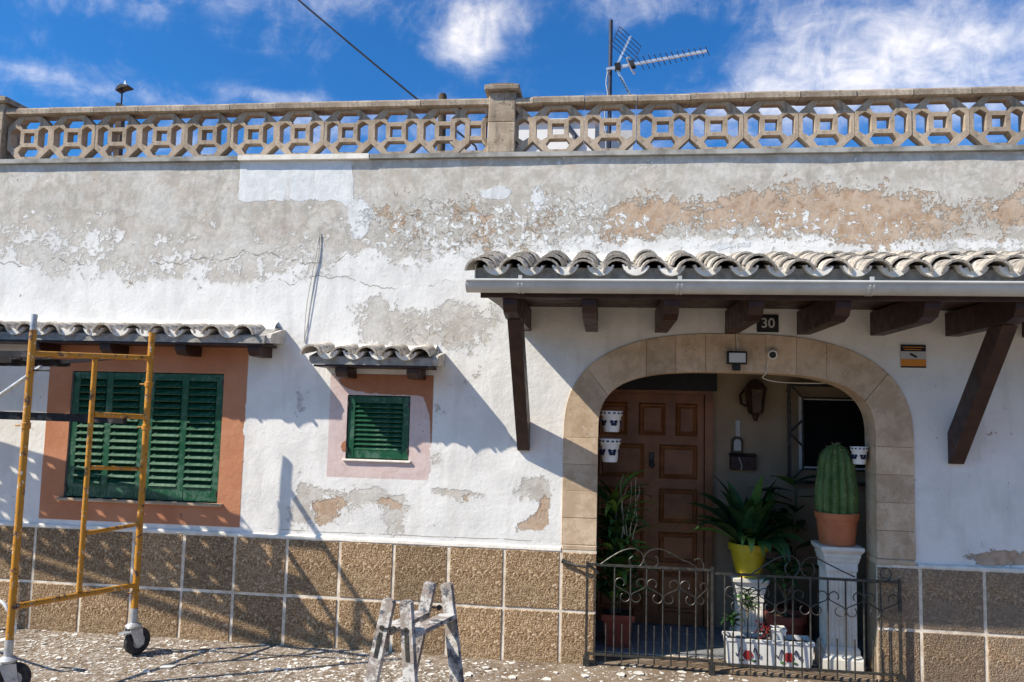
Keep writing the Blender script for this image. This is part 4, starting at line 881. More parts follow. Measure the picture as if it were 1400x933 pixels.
gate('iron_gate', 'wrought iron gate leaf with scrolls before the cactus pedestal', 1.046, 2.245, [xg(u) for u in (991, 1014, 1037, 1060, 1084, 1108, 1132, 1156, 1181, 1204, 1229)], [xg(u) for u in (1002, 1026, 1049, 1072, 1096, 1120, 1144, 1168, 1193, 1217)], 0.715, 0.12, [2.238],
     [top_r([(300, 80), (360, 40), (430, -5), (500, -40), (570, -45), (615, -5), (615, 55), (575, 90), (535, 60), (530, 20), (548, 0)]), top_r([(975, 90), (900, 55), (800, 5), (720, -35), (670, -30), (632, 15), (640, 65), (680, 95), (715, 60), (712, 20), (695, 5)]), top_r([(1050, 125), (1130, 122), (1190, 105), (1205, 65), (1185, 35), (1150, 38), (1135, 70), (1150, 95), (1165, 90)])])
# bolt holding the gate frame to the left pier
q = MB(); q.tube([tuple(P(770, 768, -0.03)), tuple(P(790, 774, -0.05)), tuple(P(806, 776, -0.055))], 0.009, 6); q.tube([tuple(P(768, 767, -0.03)), tuple(P(780, 771, -0.035))], 0.016, 8); q.tube([tuple(P(803, 770, -0.05)), tuple(P(818, 784, -0.04))], 0.012, 6)
solo('gate_latch', q, M['iron'], 'rusty iron latch bar on the tiled pier left of the gate', 'latch', tuple(P(770, 772, -0.03)))

# ------------------------------------------------------------------ pots, pedestals and plants in the porch
FZ = 0.076
def leaf(base, az, el, length, width, droop, n=7, fold=0.25, twist=0.0):
    m_ = MB(); p_ = np.array(base, float); vs = []; e = el
    hd = np.array([math.cos(az), math.sin(az), 0.0]); sd = np.array([-math.sin(az), math.cos(az), 0.0])
    for i in range(n+1):
        u = i/n; wd = width*(math.sin(PI*min(1, u*0.93+0.07))**0.8)*(1-0.35*u) * (0.25+0.75*min(1, u*3.0)); wd = max(wd, 0.0015)
        d = hd*math.cos(e)+np.array([0, 0, math.sin(e)]); up = np.cross(d, sd)*-1
        if up[2] < 0 and abs(e) < PI/2: up = -up
        tw = twist*u; s2 = sd*math.cos(tw)+up*math.sin(tw); u2 = up*math.cos(tw)-sd*math.sin(tw)
        vs += [p_-s2*wd*0.5+u2*wd*fold*0.5, p_, p_+s2*wd*0.5+u2*wd*fold*0.5]
        p_ = p_+d*length/n; e -= droop/n*(0.4+1.2*u)
    m_.add(vs, [(i*3+j, i*3+j+1, (i+1)*3+j+1, (i+1)*3+j) for i in range(n) for j in range(2)]); return m_
def pot_mesh(c, z0, h, rb, rt, rim=0.03, t_=0.01, n=28):
    m_ = MB(); m_.lathe([(0.001, 0), (rb, 0), (rb+(rt-rb)*0.8, h*0.78), (rt+0.004, h*0.79), (rt+0.008, h-rim*0.1), (rt+0.006, h), (rt-t_, h), (rt-t_-0.004, h*0.85), (0.001, h*0.85)], (c[0], c[1], z0), n, False); return m_
def soil(c, z, r, parent): q = MB(); q.lathe([(0.001, 0.012), (r*0.5, 0.008), (r, 0.0)], (c[0], c[1], z), 18, False); part('soil', q, M['soil'], parent)

def pedestal(c, z0, z1, hw, label):
    t = thing('pedestal', label, 'pedestal', (c[0], c[1], z0), 'white pedestals in the porch')
    q = MB(); q.sqlathe([(hw*1.36, 0), (hw*1.36, 0.07), (hw*1.30, 0.085), (hw*1.12, 0.105), (hw*1.12, 0.13), (hw*1.02, 0.15)], (c[0], c[1], z0)); part('base', q, M['white_stone'], t)
    h = z1-z0; q = MB(); q.sqlathe([(hw*1.0, h-0.17), (hw*1.04, h-0.165), (hw*1.04, h-0.11), (hw*1.10, h-0.105), (hw*1.16, h-0.075), (hw*1.20, h-0.07), (hw*1.20, h-0.05), (hw*1.34, h-0.03), (hw*1.40, h-0.022), (hw*1.40, h)], (c[0], c[1], z0)); part('capital', q, M['white_stone'], t)
    poly = []; nf = 6; s_ = hw*0.97
    for side in range(4):
        c_, sn = math.cos(side*PI/2), math.sin(side*PI/2); loc = [(-s_, -s_)]
        fw = 2*s_*0.84/nf
        for k in range(nf):
            xa = -s_*0.84+fw*k
            loc += [(xa+fw*0.12, -s_), (xa+fw*0.25, -s_+0.008), (xa+fw*0.5, -s_+0.012), (xa+fw*0.75, -s_+0.008), (xa+fw*0.88, -s_)]
        poly += [(x*c_-y*sn, x*sn+y*c_) for x, y in loc]
    q = MB(); n = len(poly); za, zb = z0+0.15, z1-0.17
    q.add([(c[0]+x, c[1]+y, za) for x, y in poly]+[(c[0]+x, c[1]+y, zb) for x, y in poly], [(i, (i+1) % n, n+(i+1) % n, n+i) for i in range(n)]); part('fluted_shaft', q, M['white_stone'], t)
PC = (1.925, 0.235); pedestal(PC, FZ, 0.90, 0.102, 'tall white fluted pedestal carrying the cactus')
P2 = (1.385, 0.62); pedestal(P2, FZ, 0.575, 0.092, 'shorter white fluted pedestal under the yellow pot')

def cactus():
    t = thing('potted_cactus', 'ribbed barrel cactus in a terracotta pot on the tall pedestal', 'cactus', (PC[0], PC[1], 0.901))
    part('pot', pot_mesh(PC, 0.901, 0.225, 0.117, 0.142, 0.03), M['terracotta'], t, True); soil(PC, 1.09, 0.128, t)
    R, n, k = 0.132, 13, 13*8; prof = []
    for i in range(26):
        u = i/25; z = 1.085+0.515*u; r = R*(0.86+0.14*math.sin(PI*min(1, u*1.5+0.1)))*(1 if u < 0.62 else math.sqrt(max(0, 1-((u-0.62)/0.385)**2.3))); prof.append((max(r, 0.004), z))
    q = MB(); vs = []
    for r, z in prof:
        for j in range(k):
            a = 2*PI*j/k; rr = r*(1+0.11*(abs(math.cos(a*n/2))**1.0*2-1)); vs.append((PC[0]+rr*math.cos(a), PC[1]+rr*math.sin(a), z))
    m_ = len(prof); q.add(vs, [(i*k+j, i*k+(j+1) % k, (i+1)*k+(j+1) % k, (i+1)*k+j) for i in range(m_-1) for j in range(k)]+[tuple((m_-1)*k+j for j in range(k))]); part('body', q, M['cactus'], t, True)
    q = MB()
    for rib in range(n):
        a = 2*PI*rib/n
        for i in range(1, 26):
            r, z = prof[i]; r *= 1.10; o = np.array([PC[0]+r*math.cos(a), PC[1]+r*math.sin(a), z])
            for s_ in range(4):
                d = np.array([math.cos(a+rnd.uniform(-.9, .9)), math.sin(a+rnd.uniform(-.9, .9)), rnd.uniform(-.5, .9)]); d = d/np.linalg.norm(d)*rnd.uniform(.014, .032); sd = np.cross(d, (0, 0, 1)); sd = sd/np.linalg.norm(sd)*0.0022
                q.add([o-sd, o+sd, o+d], [(0, 1, 2)])
    stuff(part('spines', q, M['spine'], t))
cactus()

def aspidistra():
    c = P2; t = thing('potted_plant', 'broad dark leaved plant in a yellow pot on the shorter pedestal', 'potted plant', (c[0], c[1], 0.576))
    part('pot', pot_mesh(c, 0.576, 0.25, 0.09, 0.145, 0.03), M['yellow'], t, True); soil(c, 0.80, 0.128, t)
    for k in range(46):
        az = rnd.uniform(0, 2*PI); el = rnd.uniform(0.55, 1.5); L = rnd.uniform(0.36, 0.62)
        lf = leaf((c[0]+0.05*math.cos(az), c[1]+0.05*math.sin(az), 0.80), az, el, L, rnd.uniform(0.10, 0.15), rnd.uniform(1.0, 2.4)*(1.3-el/2), 8, 0.22, rnd.uniform(-.6, .6))
        part('leaf', lf, M['leaf_dark'] if rnd.random() < 0.75 else M['leaf_mid'], t, True)
    for az, el, dr in ((-1.7, 0.9, 3.6), (-1.3, 0.7, 3.2), (-2.0, 1.0, 3.0)):
        part('leaf', leaf((c[0], c[1]-0.08, 0.81), az, el, 0.30, 0.075, dr, 8, 0.3), M['leaf_lime'], t, True)
aspidistra()

def corner_plant():
    c = (0.405, 0.42); t = thing('potted_plant', 'tall strappy green plant in a dark red square pot behind the left pier', 'potted plant', (c[0], c[1], FZ))
    q = MB(); q.sqlathe([(0.085, 0), (0.105, 0.19), (0.12, 0.192), (0.122, 0.235), (0.11, 0.235), (0.108, 0.21), (0.02, 0.21)], (c[0], c[1], FZ)); part('pot', q, M['redpot'], t)
    q = MB(); q.box(c[0]-0.105, c[0]+0.105, c[1]-0.105, c[1]+0.105, FZ+0.205, FZ+0.222); part('soil', q, M['soil'], t)
    for s_ in range(4):
        bx, by = c[0]+rnd.uniform(-.06, .03), c[1]+rnd.uniform(-.06, .04); tip = (bx+rnd.uniform(-.03, .05), by-0.03, rnd.uniform(0.85, 1.15))
        q = MB(); q.tube([(bx, by, FZ+0.2), ((bx+tip[0])/2+0.01, by, 0.6), tip], 0.008, 6); part('stem', q, M['stem'], t)
        for k in range(40):
            u = k/39; o = np.array([bx, by, FZ+0.3])*(1-u)+np.array(tip)*u; az = k*2.4+rnd.uniform(-.4, .4); 
            part('leaf', leaf(o, az, rnd.uniform(0.4, 1.2), rnd.uniform(0.22, 0.40), rnd.uniform(0.05, 0.09), rnd.uniform(0.9, 2.2), 7, 0.3, rnd.uniform(-.5, .5)), M['leaf_mid'] if rnd.random() < 0.6 else M['leaf_lime'], t, True)
    for k in range(5):     # pale withered tendrils
        o = np.array([c[0]+0.02+0.02*k, c[1]-0.10, 0.85+0.05*rnd.random()]); pts = [o]
        for j in range(6): pts.append(pts[-1]+np.array([rnd.uniform(-.012, .025), rnd.uniform(-.01, .01), rnd.uniform(.05, .085)]))
        q = MB(); q.tube(spline(pts, 4), 0.004, 5, r1=0.0015); part('tendril', q, M['spine'], t)
corner_plant()

def planter():
    x0, x1, y0, y1, z0, z1 = 1.135, 1.725, 0.055, 0.235, FZ-0.001, 0.262
    t = thing('window_box', 'white rectangular planter painted with red flowers behind the gate', 'planter', ((x0+x1)/2, (y0+y1)/2, z0))
    q = MB(); cx, cy = (x0+x1)/2, (y0+y1)/2
    def rect(sx, sy, z): return [(cx-sx, cy-sy, z), (cx+sx, cy-sy, z), (cx+sx, cy+sy, z), (cx-sx, cy+sy, z)]
    hx, hy = (x1-x0)/2, (y1-y0)/2; rings = [rect(hx-0.02, hy-0.015, z0), rect(hx-0.008, hy-0.006, z1-0.02), rect(hx, hy, z1-0.018), rect(hx, hy, z1), rect(hx-0.014, hy-0.014, z1), rect(hx-0.016, hy-0.016, z1-0.03)]
    vs = [v for r_ in rings for v in r_]; q.add(vs, [(k*4+i, k*4+(i+1) % 4, (k+1)*4+(i+1) % 4, (k+1)*4+i) for k in range(5) for i in range(4)]+[(3, 2, 1, 0)]); part('trough', q, M['white_paint'], t)
    q = MB(); q.box(x0+0.014, x1-0.014, y0+0.014, y1-0.014, z1-0.06, z1-0.032); part('soil', q, M['soil'], t)
    for fx in (1.285, 1.555):   # painted flowers, leaves, dark scrolls: thin glazed relief on the front
        q = MB()
        for k in range(6):
            a = k*PI/3; q.prism([(fx+0.018*math.cos(a)+0.017*math.cos(b_), 0.155+0.018*math.sin(a)+0.017*math.sin(b_)) for b_ in [2*PI*j/8 for j in range(8)]], y0+0.0065+0.0003*k, y0+0.011)
        part('painted_flower', q, M['redflower'], t)
        for sx in (-1, 1):
            q = MB(); pts = [(fx+sx*(0.035+0.045*u), y0+0.004, 0.175+0.03*math.sin(u*6)) for u in [k/10 for k in range(11)]]; q.tube(pts, 0.0035, 5); part('painted_scroll', q, M['blue_glaze'], t)
            q = MB(); q.prism([(fx+sx*0.02, 0.12), (fx+sx*0.045, 0.108), (fx+sx*0.06, 0.118), (fx+sx*0.04, 0.126)] if sx > 0 else [(fx-0.02, 0.12), (fx-0.04, 0.126), (fx-0.06, 0.118), (fx-0.045, 0.108)], y0+0.008, y0+0.012); part('painted_leaf', q, M['leaf_mid'], t)
    # plants growing in it
    def shrub(bx, by, h, nl, L, wd, mat, label, cat='plant'):
        s = thing('small_shrub', label, cat, (bx, by, z1-0.033))
        forks = [(bx+rnd.uniform(-.05, .05), by+rnd.uniform(-.03, .03), z1+h*rnd.uniform(.75, 1)) for _ in range(3)]
        for f in forks:
            q = MB(); q.tube([(bx, by, z1-0.035), (bx, by, z1+h*0.35), f], 0.006, 6, r1=0.003); part('stem', q, M['stem'], s)
            for k in range(nl):
                u = 0.45+0.55*k/nl; o = np.array([bx, by, z1+h*0.3])*(1-u)+np.array(f)*u
                part('leaf', leaf(o, k*2.4+rnd.uniform(-.5, .5), rnd.uniform(-0.1, 0.9), L*rnd.uniform(.7, 1.1), wd, rnd.uniform(.5, 1.5), 5, 0.3), mat, s, True)
    shrub(1.20, 0.14, 0.15, 9, 0.10, 0.035, M['leaf_dark'], 'low dark shrub at the left end of the white planter')
    shrub(1.30, 0.16, 0.33, 10, 0.11, 0.036, M['leaf_mid'], 'taller green shrub in the white planter by the short pedestal')
    fl = thing('flower_clump', 'clump of dark red flowers in the middle of the white planter', 'flowers', (1.40, 0.14, z1-0.033))
    q = MB()
    for k in range(60):
        a, r, zz = rnd.uniform(0, 2*PI), 0.05*math.sqrt(rnd.random()), z1+rnd.uniform(-.01, .10)
        o = np.array([1.40+r*math.cos(a), 0.14+r*math.sin(a), zz]); d = np.array([rnd.uniform(-1, 1), rnd.uniform(-1, 1), rnd.uniform(-.3, 1)]); d /= np.linalg.norm(d); s_ = np.cross(d, (0.3, 0.5, 0.8)); s_ /= np.linalg.norm(s_); u = np.cross(d, s_)
        q.add([o, o+0.010*s_+0.007*d, o+0.017*d, o-0.010*s_+0.007*d], [(0, 1, 2, 3)]); q.add([o, o+0.010*u+0.007*d, o+0.017*d, o-0.010*u+0.007*d], [(0, 1, 2, 3)])
    part('blossom', q, M['redflower'], fl); q = MB()
    for k in range(5): q.tube([(1.40+0.01*k-.02, 0.14, z1-0.035), (1.40+0.02*k-.04, 0.135, z1+0.06)], 0.003, 5)
    part('stem', q, M['stem'], fl)
    bx = MB(); bx.sqlathe([(0.035, 0), (0.048, 0.085), (0.052, 0.087), (0.052, 0.10), (0.044, 0.10)], (1.50, 0.15, z1-0.032)); solo('flower_pot', bx, M['white_paint'], 'little white square pot standing in the planter', 'pot', (1.50, 0.15, z1-0.032))
planter()

def shrub_pot():
    c = (1.63, 0.50); t = thing('potted_shrub', 'forked leafy shrub in a brown clay pot behind the white planter', 'potted plant', (c[0], c[1], FZ))
    part('pot', pot_mesh(c, FZ, 0.27, 0.10, 0.14, 0.03), M['redpot'], t, True); soil(c, FZ+0.235, 0.125, t)
    q = MB(); q.tube([(c[0], c[1], FZ+0.22), (c[0]+0.005, c[1], 0.46)], 0.012, 8); part('stem', q, M['stem'], t)
    for dx, dy, h in ((-.09, 0, .66), (.08, -.03, .68), (0.0, .06, .74), (-.03, -.07, .62)):
        q = MB(); q.tube(spline([(c[0]+0.005, c[1], 0.45), (c[0]+dx*0.5, c[1]+dy*0.5, 0.54), (c[0]+dx, c[1]+dy, h)], 4), 0.008, 6, r1=0.004); part('branch', q, M['stem'], t)
        for k in range(16):
            u = 0.35+0.65*k/16; o = np.array([c[0]+dx*0.5, c[1]+dy*0.5, 0.54])*(1-u)+np.array([c[0]+dx, c[1]+dy, h])*u
            part('leaf', leaf(o, k*2.4+rnd.uniform(-.5, .5), rnd.uniform(-.1, 1.0), rnd.uniform(.10, .16), 0.042, rnd.uniform(.4, 1.4), 5, 0.3), M['leaf_mid'] if rnd.random() < .6 else M['leaf_dark'], t, True)
    c = (1.78, 0.83); t = thing('rubber_plant', 'tall plant with wide dark leaves behind the cactus', 'potted plant', (c[0], c[1], FZ))
    part('pot', pot_mesh(c, FZ, 0.24, 0.10, 0.13, 0.03), M['redpot'], t, True); soil(c, FZ+0.205, 0.115, t)
    q = MB(); q.tube([(c[0], c[1], FZ+0.2), (c[0]-0.02, c[1]-0.02, 0.75), (c[0], c[1]-0.03, 1.25)], 0.011, 8); part('stem', q, M['stem'], t)
    for k in range(18):
        z = 0.60+0.04*k; az = PI+0.15+k*2.4 if k % 3 else PI+rnd.uniform(-.7, .7)
        part('leaf', leaf((c[0]-0.01, c[1]-0.03, z), az, rnd.uniform(0.0, 0.5), rnd.uniform(.30, .42), 0.15, rnd.uniform(.3, 1.0), 7, 0.25), M['leaf_dark'] if k % 2 else M['leaf_mid'], t, True)
shrub_pot()

def wall_pot(c, z0, h, rt, label, group):
    t = thing('wall_pot', label, 'pot', (c[0], c[1], z0), group)
    q = MB(); q.lathe([(0.001, 0), (rt*0.70, 0), (rt*0.74, h*0.08), (rt*0.9, h*0.72), (rt*0.98, h*0.78), (rt*1.03, h*0.80), (rt*1.06, h), (rt*0.97, h), (rt*0.9, h*0.88), (0.001, h*0.86)], (c[0], c[1], z0), 26, False); part('bowl', q, M['white_paint'], t, True)
    # hand painted blue band and flowers as thin glaze patches following the bowl
    for k in range(14):
        a = 2*PI*k/14; r = rt*1.052; q = MB(); p_ = np.array([c[0]+r*math.cos(a), c[1]+r*math.sin(a), z0+h*0.90]); sd = np.array([-math.sin(a), math.cos(a), 0]); n_ = np.array([math.cos(a), math.sin(a), 0]); q.obox(p_, sd, n_, (0, 0, 1), rt*0.12, 0.002, h*0.035); part('painted_mark', q, M['blue_glaze'], t)
    for k in range(5):
        a = -PI/2+2*PI*k/5+0.25; r = rt*0.86; o = np.array([c[0]+r*math.cos(a), c[1]+r*math.sin(a), z0+h*0.46]); sd = np.array([-math.sin(a), math.cos(a), 0]); n_ = np.array([math.cos(a), math.sin(a), 0.25]); n_ /= np.linalg.norm(n_); up = np.cross(n_, sd); up = up if up[2] > 0 else -up
        q = MB()
        for j in range(5):
            b_ = j*2*PI/5+0.3; oo = o+(sd*math.cos(b_)+up*math.sin(b_))*h*0.11; ring = [oo+(sd*math.cos(d)+up*math.sin(d))*h*0.085+n_*0.002 for d in [2*PI*i/7 for i in range(7)]]; ring2 = [v-n_*0.006 for v in ring]
            q.add(ring+ring2, [tuple(range(7))]+[(i, (i+1) % 7, 7+(i+1) % 7, 7+i) for i in range(7)])
        part('painted_mark', q, M['blue_glaze'], t)
    q = MB(); sx = -1 if c[0] < 1 else 1; wx = 0.2475 if c[0] < 1 else 2.1125
    q.box(min(wx, c[0]+sx*rt*0.85), max(wx, c[0]+sx*rt*0.85), c[1]-0.01, c[1]+0.01, z0+h*0.5, z0+h*0.62); part('hook', q, M['iron'], t)
wall_pot((0.338, 0.13), 1.645, 0.150, 0.076, 'upper of two painted pots hooked inside the left jamb', None)
wall_pot((0.330, 0.13), 1.430, 0.165, 0.074, 'lower of two painted pots hooked inside the left jamb', None)
wall_pot((2.050, 0.13), 1.470, 0.120, 0.056, 'small white pot with dark flowers hooked on the right jamb', None)

def porch_wall_things():
    yb = 1.0485
    t = thing('wall_lantern', 'dark bronze lantern on the porch wall beside the door', 'lantern', (1.50, yb, 1.95))
    q = MB(); q.lathe([(0.03, 0), (0.062, 0.02), (0.066, 0.05), (0.085, 0.20), (0.095, 0.21), (0.05, 0.27), (0.015, 0.29)], (1.50, yb-0.10, 1.79), 6); part('cage', q, M['lead'], t)
    q = MB(); q.lathe([(0.012, -0.05), (0.02, -0.03), (0.03, 0.0)], (1.50, yb-0.10, 1.79), 8); part('finial', q, M['lead'], t)
    q = MB(); q.tube([(1.50, yb, 1.97), (1.43, yb-0.03, 2.0), (1.385, yb-0.06, 1.95), (1.39, yb-0.08, 1.88), (1.43, yb-0.1, 1.86)], 0.012, 8); q.box(1.47, 1.53, yb-0.012, yb, 1.86, 2.04); q.tube([(1.5, yb, 1.90), (1.5, yb-0.06, 1.88)], 0.012, 6); part('bracket', q, M['lead'], t)
    q = MB(); q.box(1.355, 1.395, yb-0.014, yb, 1.595, 1.745, 0.004); solo('thermometer', q, M['grey_print'], 'pale thermometer strip on the porch wall under the lantern', 'thermometer', (1.375, yb, 1.6))
    t = thing('wall_plaque', 'small dark arched plaque with pale centre on the porch wall', 'plaque', (1.37, yb, 1.48))
    pl = [(1.322, 1.475), (1.418, 1.475)]+[(1.37+0.048*math.cos(a), 1.565+0.048*math.sin(a)) for a in [PI*k/10 for k in range(11)]]; q = MB(); q.prism(pl, yb-0.022, yb); part('frame', q, M['lead'], t)
    pl = [(1.342, 1.495), (1.398, 1.495)]+[(1.37+0.028*math.cos(a), 1.562+0.028*math.sin(a)) for a in [PI*k/10 for k in range(11)]]; q = MB(); q.prism(pl, yb-0.025, yb-0.0225); part('face', q, M['grey_print'], t)
    t = thing('key_box', 'brown wooden letter box on the porch wall above the plant', 'box', (1.41, yb, 1.34))
    q = MB(); q.box(1.31, 1.51, yb-0.07, yb, 1.345, 1.455, 0.004); part('case', q, M['brownwood'], t)
    q = MB(); q.prismx([(yb-0.082, 1.4555), (yb, 1.4555), (yb, 1.475), (yb-0.02, 1.475)], 1.305, 1.515); part('lid', q, M['brownwood'], t)
    q = MB(); q.tube(spline([(1.39, yb-0.004, 1.475), (1.375, yb-0.075, 1.44), (1.395, yb-0.077, 1.38), (1.39, yb-0.072, 1.345)], 5), 0.004, 5); part('cord', q, M['wire_white'], t)
porch_wall_things()

# ------------------------------------------------------------------ wheeled scaffold
def scaffold():
    A = np.array([-3.17, -1.25]); B = np.array([-2.89, -0.45])
    t = thing('scaffold', 'yellow painted wheeled scaffold tower in front of the wide shuttered window', 'scaffold', (A[0], A[1], GZ))
    def pt(s_, z): q = A+(B-A)*s_; return (q[0], q[1], z)
    def tb(nm, a, b_, r, mat=None, n=12): q = MB(); q.tube([a, b_], r, n); return part(nm, q, mat or M['scaffold'], t, True)
    tb('upright', pt(0, 0.37), pt(0, 2.20), 0.021); tb('upright', pt(1, 0.37), pt(1, 2.265), 0.021)
    tb('spigot', pt(0, 2.2005), pt(0, 2.295), 0.0185, M['galv'])
    tb('rung', pt(0.02, 2.055), pt(0.98, 2.085), 0.0185); tb('rung', pt(0.02, 0.553), pt(0.98, 0.525), 0.0185)
    si = 0.50
    tb('upright', pt(si, 0.56), pt(si, 2.05), 0.0165)
    for z0, z1 in ((1.345, 1.315), (0.925, 0.935), (1.69, 1.672)): tb('rung', pt(si+0.02, z0), pt(0.98, z1), 0.0135 if z0 < 1.6 else 0.0175)
    for s_, z in ((1, 1.90), (1, 1.60), (0, 1.62), (1, 0.47)):
        p_ = pt(s_, z); q = MB(); q.lathe([(0.0225, -0.02), (0.0275, -0.015), (0.0275, 0.015), (0.0225, 0.02)], p_, 12); q.tube([p_, (p_[0]-0.06, p_[1]-0.01, p_[2])], 0.006, 6); part('clamp', q, M['scaffold'], t, True)
    # castors
    for s_, yaw in ((0, 0.6), (1, 1.15)):
        p_ = pt(s_, 0); x, y = p_[0], p_[1]; zg = gz(x, y)
        tb('socket', (x, y, 0.27), (x, y, 0.369), 0.024, M['galv'])
        q = MB(); q.lathe([(0.02, 0.0), (0.05, 0.006), (0.055, 0.02), (0.035, 0.035), (0.024, 0.04)], (x, y, 0.235), 14); part('swivel', q, M['galv'], t, True)
        fd = np.array([math.cos(yaw), math.sin(yaw), 0]); sd = np.array([-fd[1], fd[0], 0]); R = 0.092; wc = np.array([x, y, zg+R])+fd*0.035
        for sg in (-1, 1):
            q = MB(); o = wc+sd*0.034*sg; top = np.array([x, y, 0.235])+sd*0.034*sg
            ring = [o-fd*0.03+np.array([0, 0, -0.025]), o+fd*0.03+np.array([0, 0, -0.025]), top+fd*0.045, top-fd*0.045]; q.add([v-sd*0.003 for v in ring]+[v+sd*0.003 for v in ring], [(0, 1, 2, 3), (7, 6, 5, 4)]+[(i, (i+1) % 4, 4+(i+1) % 4, 4+i) for i in range(4)]); part('fork', q, M['galv'], t)
        q = MB(); vs = []; prof = [(0.045, -0.022), (R-0.012, -0.024), (R-0.002, -0.016), (R, 0), (R-0.002, 0.016), (R-0.012, 0.024), (0.045, 0.022)]; n = 26
        for r, o in prof: vs += [wc+sd*o+r*(math.cos(2*PI*j/n)*fd+math.sin(2*PI*j/n)*np.array([0, 0, 1])) for j in range(n)]
        q.add(vs, [(i*n+j, i*n+(j+1) % n, (i+1)*n+(j+1) % n, (i+1)*n+j) for i in range(6) for j in range(n)]); wh = part('wheel', q, M['rubber'], t, True)
        q = MB(); q.tube([wc-sd*0.02, wc+sd*0.02], 0.046, 18); part('hub', q, M['galv'], wh, True); q = MB(); q.tube([wc-sd*0.042, wc+sd*0.042], 0.009, 8); part('axle', q, M['galv'], wh)
        q = MB(); q.obox(np.array([x, y, 0.215])-fd*0.06, fd, sd, (0, 0, 1), 0.03, 0.03, 0.006); part('brake_lever', q, M['galv'], t)
    # side rails and deck running left along the wall
    dl = np.array([-1.55, 0.25]); dl = dl/np.linalg.norm(dl)
    def rail(nm, s_, z, L, sec, mat, dz=0.0):
        a = np.array(pt(s_, z)); b_ = a+np.array([dl[0]*L, dl[1]*L, dz]); q = MB(); q.beam(a, b_, sec[0], sec[1]); return part(nm, q, mat, t)
    rail('side_rail', 0.80, 1.655, 3.0, (0.035, 0.055), M['dark_steel']); rail('side_rail', 0.12, 2.06, 2.6, (0.03, 0.035), M['dark_steel'])
    tb('diagonal_brace', tuple(np.array(pt(0.10, 1.98))+np.array([-0.02, 0, 0])), (-4.35, -0.92, 1.30), 0.012, M['galv']); tb('brace_pin', tuple(np.array(pt(0, 1.955))), tuple(np.array(pt(0, 1.955))+np.array([0.115, 0.02, 0.0])), 0.006, M['dark_steel'], 6)
    # perforated steel deck board
    br = np.array([-3.42, -0.555]); n_ = np.array([dl[1], -dl[0]]); n_ = n_ if n_[1] < 0 else -n_; L, W_, z = 2.4, 0.46, 2.055
    q = MB(); px_, nx_ = 0.068, int(L/0.068); wy, ny_ = W_/6, 6
    def dp(a, b_, zz=z): v = br+dl*a+n_*b_; return (v[0], v[1], zz)
    hole = 0.2
    for i in range(nx_):
        for j in range(ny_):
            a0, a1, b0, b1 = i*px_, (i+1)*px_, j*wy, (j+1)*wy
            if (i+j) % 2 == 0 and rnd.random() < 0.75:
                h0, h1, g0, g1 = a0+px_*0.2, a1-px_*0.2, b0+wy*0.36, b1-wy*0.36
                vs = [dp(a0, b0), dp(a1, b0), dp(a1, b1), dp(a0, b1), dp(h0, g0), dp(h1, g0), dp(h1, g1), dp(h0, g1)]; q.add(vs, [(k, (k+1) % 4, 4+(k+1) % 4, 4+k) for k in range(4)])
            else: q.add([dp(a0, b0), dp(a1, b0), dp(a1, b1), dp(a0, b1)], [(0, 1, 2, 3)])
    dk = part('deck_board', q, M['dark_steel'], t)
    for b_ in (0.0, W_):
        e = MB(); v0, v1 = np.array(dp(0, b_, z-0.022)), np.array(dp(L, b_, z-0.022)); e.beam(v0, v1, 0.006, 0.05); part('deck_edge', e, M['dark_steel'], dk)
    for b_ in (0.08, W_-0.08):
        v0 = np.array(dp(0, b_, z-0.02)); v1 = np.array(pt(0.15+0.7*(1-b_/W_), 2.075)); q = MB(); q.beam(v0, v1, 0.03, 0.022); part('deck_hook', q, M['dark_steel'], dk)
    # far end frame that the rails and deck rest on
    Ao, Bo = A+dl*2.5, B+dl*2.5
    for e in (Ao, Bo): tb('upright', (e[0], e[1], gz(e[0], e[1])), (e[0], e[1], 2.2), 0.021)
    tb('rung', (Ao[0], Ao[1], 2.02), (Bo[0], Bo[1], 2.02), 0.0185)
scaffold()
q = MB(); q.tube(spline([tuple(P(-40, 812, -1.0)), tuple(P(0, 822, -1.0)), tuple(P(12, 836, -1.0)), tuple(P(20, 850, -0.95)), tuple(P(14, 872, -0.9)), tuple(PZ(-30, 880, GZ+0.012))], 6), 0.011, 8); solo('hose', q, M['white_paint'], 'white hose end curling behind the scaffold leg', 'hose', tuple(PZ(-30, 880, GZ)), True)

